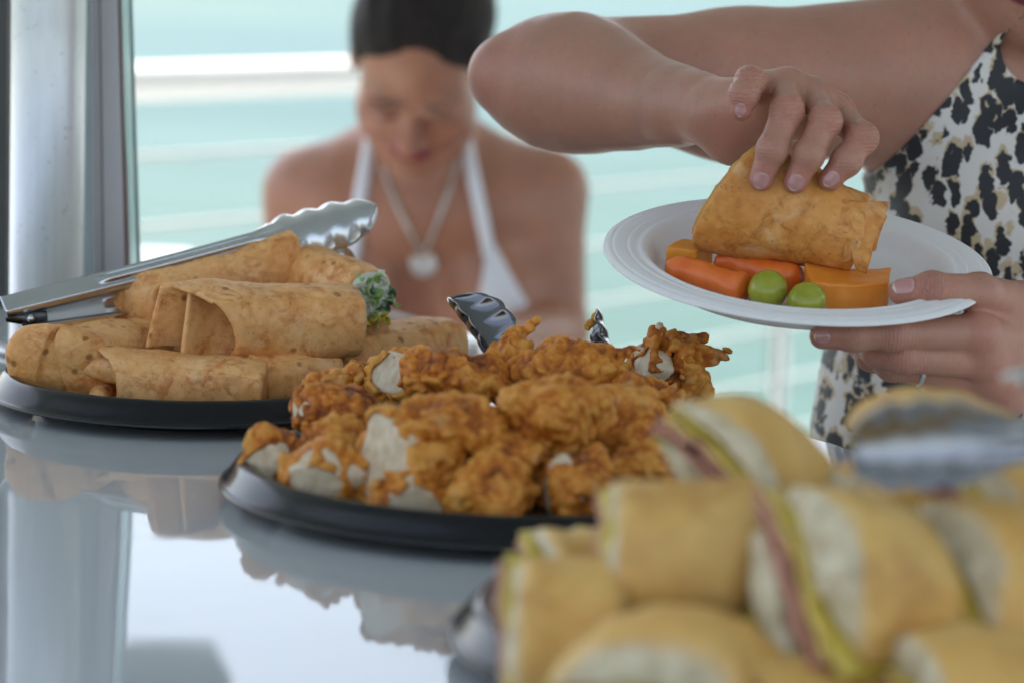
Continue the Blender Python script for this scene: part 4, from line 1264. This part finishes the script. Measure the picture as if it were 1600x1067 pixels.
def leopard():
    m = Mat('leopard print fabric')
    v0 = m.coord('Object', (1, 1, 1), rnd=False)
    wn_ = m.node('ShaderNodeTexNoise'); m.link(v0, wn_.inputs['Vector']); wn_.inputs['Scale'].default_value = 26; wn_.inputs['Detail'].default_value = 2
    wf = m.node('ShaderNodeTexNoise'); m.link(v0, wf.inputs['Vector']); wf.inputs['Scale'].default_value = 150; wf.inputs['Detail'].default_value = 3
    def add(a, tex, k):
        s_ = m.node('ShaderNodeVectorMath', operation='SUBTRACT'); m.link(tex.outputs['Color'], s_.inputs[0]); s_.inputs[1].default_value = (0.5,) * 3
        w_ = m.node('ShaderNodeVectorMath', operation='SCALE'); m.link(s_.outputs[0], w_.inputs[0]); w_.inputs['Scale'].default_value = k
        r_ = m.node('ShaderNodeVectorMath', operation='ADD'); m.link(a, r_.inputs[0]); m.link(w_.outputs[0], r_.inputs[1]); return r_.outputs[0]
    v = add(v0, wn_, 0.018)
    v = add(v, wf, 0.011)
    mp = m.node('ShaderNodeMapping'); m.link(v, mp.inputs['Vector']); mp.inputs['Rotation'].default_value = (0, math.radians(-24), 0); mp.inputs['Scale'].default_value = (92, 28, 45)
    def vor(off, scale=1.0):
        a = m.node('ShaderNodeVectorMath', operation='ADD'); m.link(mp.outputs[0], a.inputs[0]); a.inputs[1].default_value = off
        d = m.node('ShaderNodeTexVoronoi'); m.link(a.outputs[0], d.inputs['Vector']); d.inputs['Scale'].default_value = scale; d.inputs['Randomness'].default_value = 0.85
        return d
    d1, d2 = vor((0, 0, 0)), vor((0.10, 0.1, -0.14))
    sz = m.math('MULTIPLY', m.node('ShaderNodeSeparateColor').outputs[0], 0.0)
    sc = m.node('ShaderNodeSeparateColor'); m.link(d1.outputs['Color'], sc.inputs[0])
    th = m.math('ADD', m.math('MULTIPLY', sc.outputs[0], 0.20), 0.45)
    blackm = m.ramp(m.math('SUBTRACT', th, d1.outputs['Distance']), [(0.0, 0.0), (0.03, 1.0)])
    tanm = m.ramp(m.math('SUBTRACT', m.math('ADD', th, 0.045), d2.outputs['Distance']), [(0.0, 0.0), (0.06, 1.0)])
    hole = m.math('MULTIPLY', m.ramp(d2.outputs['Distance'], [(0.10, 1.0), (0.15, 0.0)]), m.math('GREATER_THAN', sc.outputs[1], 0.86))
    c = m.mix(m.noise(v0, 30, 3), (0.60, 0.56, 0.52), (0.68, 0.64, 0.60))
    c = m.mix(m.math('MULTIPLY', tanm, 0.85), c, (0.46, 0.33, 0.17))
    c = m.mix(blackm, c, (0.010, 0.010, 0.014)); c = m.mix(hole, c, (0.48, 0.36, 0.20))
    wv = m.noise(m.coord('Object', (1400, 1400, 1400), rnd=False), 1.0, 2)
    m.set(Base_Color=c, Roughness=0.55, Sheen_Weight=0.15, Normal=m.bump(m.noise(v0, 20, 3), 0.35, 0.004, m.bump(wv, 0.15, 0.0004)))
    return m.m
arm_edge = xz_line((1360, 281), (1570, 26), 2.135)
nc = W(1613, 68, 2.14)
def suit_region(P):
    neck = 0.0295 - np.sqrt((P[:, 0] - nc[0]) ** 2 + (P[:, 2] - nc[2]) ** 2)
    back = np.where(P[:, 1] > 2.19, P[:, 2] - (nc[2] - 0.16), -1)
    neck = np.maximum(np.maximum(neck, 2.045 - P[:, 1]), P[:, 0] - W(1850, 300, 2.1)[0])
    return np.maximum(np.maximum(arm_edge(P), neck), np.maximum(P[:, 2] - W(1600, 10, 2.10)[2], back))
suit = shell('swimsuit', B1, (0.15, 1.95, 0.80), (0.66, 2.40, 1.50), 0.0030, suit_region, 0.0034, leopard(), woman1)
hair_brown = hair_mat('brown hair', (0.07, 0.04, 0.025), (0.15, 0.09, 0.05))
hair_mesh(L1, Rm1, HC1, 1.0, woman1, hair_brown)

def nail(p_dip, p_tip, r, dorsal, length=0.0105, wf=0.78, back=0.0):
    a, b = np.asarray(p_dip, float), np.asarray(p_tip, float); ax = dirn(a, b)
    dz_ = np.asarray(dorsal, float); dz_ = dz_ - ax * (dz_ @ ax); dz_ /= np.linalg.norm(dz_); la = np.cross(ax, dz_)
    nu, nv = 15, 13; P, D, E = [], [], []
    for t in np.linspace(0, 1, nu):
        wid = r * wf * (1 - max(0, (0.30 - t) / 0.30) ** 2.4 * 0.45) * (1 - max(0, (t - 0.72) / 0.28) ** 2.2 * 0.38)
        for s in np.linspace(-1, 1, nv):
            P.append(b + ax * (r * 0.72 - back - t * length - 0.0010 * s * s * (1 if t < 0.5 else -1) * abs(t - .5) * 2) + la * wid * s * 1.0 + dz_ * (r + 0.004) + la * 0.0)
            D.append(-dz_ - la * 0.30 * s); E.append(1.0 if t < 0.10 else max(0, 1 - abs(t - 0.93) / 0.06) * 0.35 * (1 - abs(s)))
    P, D = np.array(P), np.array(D); D /= np.linalg.norm(D, axis=1)[:, None]
    V = march(B1, P, D, 26, r + 0.007)
    V = V - D * 0.00035
    o = mesh_obj('fingernail', V, grid_faces(nu, nv), nail_m, woman1, attrs={'edge': np.array(E)})
    solid(o, 0.0006, -1.0 if False else 0.0)
    return o
for f_, wf in (('index', .80), ('middle', .82), ('ring', .82), ('pinky', .66)):
    p, r_ = RH[f_]
    nail(p[2], p[3], r_[3], -ray(1240, 270) + (np.array([0.12, 0, 0.1]) if f_ != 'pinky' else np.array([0.0, 0, 0.1])), 0.0118 if f_ != 'pinky' else 0.0092, wf)
p, r_ = LH['index']; nail(p[2], p[3], r_[3], (-0.35, -1, 0.05), 0.0105, 0.72, 0.0005)
nail(W(1456, 452, 1.812), W(1408, 457, 1.812), 0.0084, (-0.10, -0.75, 0.62), 0.0145, 0.92)
rp = LH['ring'][0]; a_, b_ = rp[0], rp[1]; c_ = a_ + (b_ - a_) * 0.72
V, F = lathe(smooth_prof([(0.0106, -0.0014), (0.0114, -0.0012), (0.0117, 0.0), (0.0114, 0.0012), (0.0106, 0.0014)], 3), 40)
mesh_obj('ring', V, F, steel, woman1, mw=frame(c_, np.cross(b_ - a_, (0, 0, 1)), b_ - a_))

# ---------------------------------------------------------------- woman behind the counter
B2 = Body(); T2B = Body()
T2B.add(ell(W(655, 410, 3.50), (0.140, 0.088, 0.15)), 0.03)
T2B.add(ell(W(655, 600, 3.54), (0.125, 0.085, 0.15)), 0.08)
T2B.add(cone(W(655, 255, 3.47), W(655, 205, 3.44), 0.066, 0.050), 0.05)
for x, s_ in ((482, -1), (848, 1)):
    T2B.add(cone(W(655, 235, 3.475), W(x, 298, 3.47), 0.052, 0.047), 0.05)
    T2B.add(cone(W(655, 330, 3.44), W(655 + s_ * 120, 330, 3.44), 0.060, 0.060), 0.05)
for x in (548, 778): T2B.add(ell(W(x, 462, 3.415), (0.058, 0.052, 0.062)), 0.035)
for f, k, op in T2B.p: B2.add(f, k, op)
HC2 = W(655, 96, 3.35)
B2.add(cone(W(655, 235, 3.44), W(655, 130, 3.39), 0.050, 0.048), 0.03)
L2, Rm2, paint2 = head_prims(B2, HC2, (-0.07, -0.62, -0.78), (0.03, -0.78, 0.62), 1.04)
for S_, E_, H_ in ((W(476, 300, 3.47), W(448, 520, 3.43), W(600, 575, 3.20)), (W(856, 298, 3.47), W(873, 520, 3.42), W(752, 528, 3.19))):
    B2.add(cone(S_, E_, 0.046, 0.034), 0.03); B2.add(cone(E_, H_, 0.036, 0.023), 0.015)
    t_ = dirn(E_, H_); B2.add(ell(H_ + t_ * 0.045, (0.030, 0.042, 0.016)), 0.012)
    for j in range(4):
        k0 = H_ + t_ * 0.070 + np.array([0.030 * (j - 1.5) / 1.5 * 0.7, 0, -0.004]); B2.add(cone(k0, k0 + t_ * (0.066 - 0.008 * abs(j - 1.4)) + (0, 0, -0.014), 0.0085, 0.0065), 0.003)
    B2.add(cone(H_ + t_ * 0.02, H_ + t_ * 0.065 + (0.038 * (-1 if H_[0] < 0 and t_[0] > 0 else 1), 0, 0), 0.011, 0.0075), 0.006)
hp = W(655, 600, 3.54); hp[2] = 0.58
B2.add(ell(hp, (0.165, 0.115, 0.11)), 0.08); B2.add(cone(hp + (0, 0, 0.02), W(655, 600, 3.54), 0.11, 0.11), 0.06)
for k in (-1, 1):
    kn = hp + (0.10 * k, -0.43, -0.035); an = np.array([kn[0], kn[1] + 0.02, 0.075])
    B2.add(cone(hp + (0.085 * k, -0.02, -0.02), kn, 0.082, 0.055), 0.04); B2.add(cone(kn, an, 0.054, 0.036), 0.02); B2.add(cone(an + (0, 0.02, -0.035), an + (0, -0.15, -0.05), 0.036, 0.024), 0.02)
woman2 = person(B2, two_res(B2, 0.78, -0.58, 0.36, 2.80, 3.72, 1.56, 0.0036, 0.008), skin2, 'woman with pinned up dark hair in a white bikini top looking down', [(L2(0, 0.10, -0.03), 0.03, 0.5), (L2(0.045, 0.07, -0.03), 0.03, 0.3), (L2(-0.045, 0.07, -0.03), 0.03, 0.3)], paint2)
hair_mesh(L2, Rm2, HC2, 1.04, woman2, hair_mat('near black hair', (0.004, 0.003, 0.003), (0.050, 0.038, 0.034)))
bik = plain('white bikini fabric', (0.72, 0.72, 0.76), 0.6, nscale=200, var=0.05)
def cup(a, b, c):
    e = [xz_line(a, b, 3.38), xz_line(b, c, 3.38), xz_line(c, a, 3.38)]
    return lambda P: np.maximum(np.maximum(e[0](P), e[1](P)), np.maximum(e[2](P), P[:, 1] - 3.50))
top = None
for tri in (((764, 366), (866, 545), (733, 545)), ((554, 366), (584, 545), (470, 545))):
    o = shell('bikini_cup', T2B, (-0.45, 3.25, 0.85), (0.20, 3.55, 1.12), 0.0035, cup(*tri), 0.004, bik, woman2)
def on_body(B, pts, n=24):
    q = smooth_prof([(x, y) for x, y in pts], n // (len(pts) - 1))
    P = np.array([W(x, y, 3.0) for x, y in q]); D = np.array([dirn((0, 0, CAMZ), p) for p in P])
    return march(B, P, D, 60, 0.9)
for pts in (((585, 196), (572, 260), (560, 330), (553, 400)), ((722, 190), (735, 255), (750, 325), (765, 400))):
    p = on_body(T2B, pts); p[:, 1] -= 0.003; V, F = tube_mesh(p, 0.0085, 10)
    mesh_obj('bikini_strap', V, F, bik, woman2)
sil = plain('pale silver', (0.52, 0.46, 0.42), 0.35, 0.7)
for pts in (((596, 258), (624, 330), (658, 396)), ((716, 250), (692, 325), (664, 396))):
    p = on_body(B2, pts); p[:, 1] -= 0.002; V, F = tube_mesh(p, 0.0026, 8)
    mesh_obj('necklace_chain', V, F, sil, woman2)
pp = on_body(B2, ((662, 412), (662, 413)))[0]
V, F = lathe(smooth_prof([(0, 0.003), (0.010, 0.003), (0.0125, 0.0045), (0.0165, 0.004), (0.0172, 0.001), (0.0155, -0.001), (0, -0.001)], 3), 40)
mesh_obj('pendant', V, F, sil, woman2, mw=Matrix.Translation(Vector(pp) + Vector((0, -0.005, 0))) @ Matrix.Rotation(PI / 2 * 0.9, 4, 'X'))
bench = tag(empty('bench_seat', (hp[0], hp[1] + 0.08, 0)), 'white bench on the deck under the seated woman', 'bench')
V, F = box_mesh(1.6, 0.44, 0.06, (0, 0, 0.452)); bevel(mesh_obj('seat', V, F, paint_white, bench, smooth=False), 0.015)
V, F = box_mesh(1.5, 0.36, 0.41, (0, 0, 0.213)); mesh_obj('bench_base', V, F, deck_white, bench, smooth=False)
# ================================================================== CUT SANDWICHES
def bread_mats():
    m = Mat('baked bread crust'); v = m.coord()
    n = m.noise(v, 20, 4, 0.6); t = m.attr('crust', 'Fac')
    c = m.mix(m.ramp(n, [(0.35, 0.0), (0.68, 1.0)]), (0.72, 0.46, 0.145), (0.64, 0.335, 0.070))
    c = m.mix(m.math('MULTIPLY', m.ramp(m.noise(v, 24, 5, 0.7), [(0.50, 0.0), (0.68, 1.0)]), 0.65), c, (0.40, 0.175, 0.035))
    crumb = m.mix(m.ramp(m.noise(v, 90, 5, 0.7), [(0.35, 0.0), (0.65, 1.0)]), (0.40, 0.31, 0.17), (0.68, 0.59, 0.40))
    m.set(Base_Color=m.mix(t, crumb, c), Roughness=0.6, Subsurface_Weight=0.12, Subsurface_Scale=0.005, Normal=m.bump(m.noise(v, 170, 6, 0.7), 0.35, 0.0016))
    return m.m
bread = bread_mats()
ham = plain('sliced ham', (0.44, 0.20, 0.13), 0.4, nscale=60, var=0.2, bumpd=0.0006, Subsurface_Weight=0.2, Subsurface_Scale=0.004)
swiss = plain('yellow cheese slice', (0.62, 0.45, 0.11), 0.4, nscale=60, var=0.12, Subsurface_Weight=0.2, Subsurface_Scale=0.004)
must = plain('yellow mustard', (0.58, 0.42, 0.06), 0.3, nscale=60, var=0.15)
pickle = plain('green pickle', (0.18, 0.20, 0.03), 0.35, nscale=60, var=0.2)

def sandwich(pos, xdir, up, L, ry, rz, label, seed, gap=0.007, dark=0.0, toppings=True, h=0.0024):
    """short length cut across a filled loaf: local x along the loaf, z through the layers"""
    rs = np.random.RandomState(seed); so = rs.uniform(-9, 9, 3).astype(np.float32)
    Mw = frame(pos, xdir, up)
    r = tag(empty('cut_sandwich', mat=Mw), label, 'sandwich', 'cut sandwiches piled on the front tray')
    def loaf(P):
        y, z = P[:, 1], P[:, 2]
        zz = np.where(z < 0, z * 1.18, z)
        e = 2.05
        rho = (np.abs(y / ry) ** e + np.abs(zz / rz) ** e + 1e-9) ** (1 / e)
        return (rho - 1) * min(ry, rz) * 0.9 + 0.0070 * noise(P * 17 + so) + 0.0015 * noise(P * 60 + so)
    def half(sgn):
        def f(P):
            w = 0.0075 * noise(P * np.float32(24) + so + 3)
            d = smax(loaf(P), np.abs(P[:, 0] + 0.009 * noise(P * 22 + so) + 0.002 * noise(P * 90 + so)) - L / 2, 0.0100)
            return smax(d, gap - sgn * (P[:, 2] + w + 0.004 * (P[:, 1] / ry) ** 2), 0.003)
        return f
    for sgn, nm in ((1, 'bread_top'), (-1, 'bread_bottom')):
        f = half(sgn); e = np.array([L / 2 + 0.006, ry + 0.006, rz + 0.006])
        V, Fq = mesh_sdf(f, -e, e, h, 0.006)
        cr_ = np.clip(1.25 - np.abs(loaf(V) - 0.0) / 0.0048, 0, 1) * (np.abs(V[:, 0]) < L / 2 - 0.0012)
        cr_ = cr_ * np.clip(0.62 + V[:, 2] / rz * 0.75, 0.12, 1)
        mesh_obj(nm, V, Fq, bread, r, attrs={'crust': cr_})
    if toppings:
        def layer(nm, z, th, mt, ov, rip):
            nu, nv = 22, 26
            u = np.linspace(-1, 1, nu) * (L / 2 + ov); v = np.linspace(-1, 1, nv) * (ry * 0.93 + ov * 0.5)
            X, Y = np.meshgrid(u, v, indexing='ij'); Y = Y + 0.006 * rs.uniform(-1, 1)
            P = np.stack([X, Y, 0 * X], -1).reshape(-1, 3)
            w = rip * noise(P * 45 + so + z * 999) + rip * 0.6 * noise(P * 110 + so) - 0.0055 * noise(P * 24 + so + 3)
            P[:, 2] = z - 0.0035 * (P[:, 1] / ry) ** 2 + w
            P[:, 0] += 0.003 * noise(P * 60 + so) * np.sign(P[:, 0]) * (np.abs(P[:, 0]) > L * 0.4)
            solid(mesh_obj(nm, P, grid_faces(nu, nv), mt, r), th)
        layer('ham_slice', -gap * 0.55, 0.0026, ham, 0.003, 0.0042); layer('ham_slice', -gap * 0.05, 0.0026, ham, 0.0045, 0.0046)
        layer('cheese_slice', gap * 0.45, 0.0026, swiss, 0.0028, 0.0034)
        layer('mustard', gap * 0.85, 0.0018, must, 0.0018, 0.0040); layer('pickle_slice', -gap * 0.95, 0.0022, pickle, -0.001, 0.001)
    return r

GS = TABLE + 0.0066
sandwich(W(1178, 735, 1.300), (0.62, 0.70, -0.12), (0.28, -0.35, 0.9), 0.052, 0.047, 0.027, 'sandwich on top at left with its pale cut face showing ham and yellow cheese', 1, gap=0.0080)
sandwich(W(1070, 869, 1.235), (1, 0.05, 0.0), (-0.02, -0.75, 0.65), 0.068, 0.036, 0.031, 'square sandwich block standing with its tan toasted top toward the camera', 2, gap=0.0065)
sandwich(W(1330, 927, 1.175), (0.80, 0.55, -0.22), (0.42, -0.55, 0.72), 0.060, 0.046, 0.040, 'big upright sandwich with smooth golden crust and a yellow filled cut face', 3, gap=0.0101)
sandwich(W(884, 1002, 1.205), (1, 0.10, -0.03), (0.05, -0.62, 0.78), 0.050, 0.040, 0.028, 'sandwich at the left edge of its tray with a golden brown top', 4, gap=0.0072)
sandwich(W(1040, 1077, 1.140), (0.42, 0.90, 0.05), (-0.05, -0.02, 1), 0.060, 0.046, 0.030, 'sandwich lowest in front with a pale cut face and a brown spot on top', 5, gap=0.0072)
sandwich(W(1475, 700, 1.330), (0.35, 0.93, 0.0), (0.05, -0.1, 1), 0.060, 0.040, 0.026, 'sandwich at the back right showing an arched golden crust', 6, gap=0.0072)
sandwich(W(1555, 922, 1.195), (0.85, 0.48, -0.1), (0.35, -0.45, 0.8), 0.060, 0.044, 0.034, 'sandwich at the right with ham showing in its shaded cut face', 7, gap=0.0109)
sandwich(W(1545, 1112, 1.12), (0.9, 0.3, 0), (0.1, -0.3, 0.95), 0.066, 0.042, 0.030, 'sandwich in the lower right corner showing orange brown crust', 8)
sandwich(W(925, 895, 1.315), (1, 0.3, 0), (0, -0.3, 1), 0.050, 0.036, 0.022, 'sandwich half hidden behind the square block at the left', 9)
sandwich(W(1250, 987, 1.27), (1, 0.2, 0), (0, -0.2, 1), 0.060, 0.040, 0.028, 'sandwich buried in the pile behind the big upright one', 10)
sandwich(W(1420, 817, 1.285), (0.9, 0.4, 0), (0, -0.3, 1), 0.070, 0.040, 0.026, 'sandwich under the tongs head with ham spilling at the right', 11, gap=0.0101)
sandwich(W(1600, 797, 1.26), (0.8, 0.6, 0), (0.2, -0.4, 0.9), 0.060, 0.038, 0.026, 'sandwich at the right edge below the tongs handle', 12, gap=0.0101)
sandwich(W(1240, 1112, 1.15), (0.9, 0.3, 0), (0.1, -0.3, 0.95), 0.060, 0.040, 0.028, 'sandwich at the bottom between the spotted one and the corner one', 13)

o3 = W(1600, 690, 1.20)
tg3 = tag(empty('serving_tongs', o3), 'steel tongs resting on the cut sandwiches with a bright scalloped head', 'tongs')
tong_arm(W(1890, 672, 1.13), W(1332, 706, 1.205), (-0.05, 0.90, -0.28), tg3, steel_mat('steel darkened for shade', (0.36, 0.36, 0.36), 0.2), o=o3, L_head=0.078, wh=0.019, cup=0.013, lobes=5, w1=0.009, wav=0.0)  # darker base colour stands in for the shaded reflection inside this head
tong_arm(W(1900, 560, 1.13), W(1590, 585, 1.24), (0.1, 0.7, 0.7), tg3, ss, o=o3, L_head=0.075, wh=0.018, cup=0.012, rib=False)
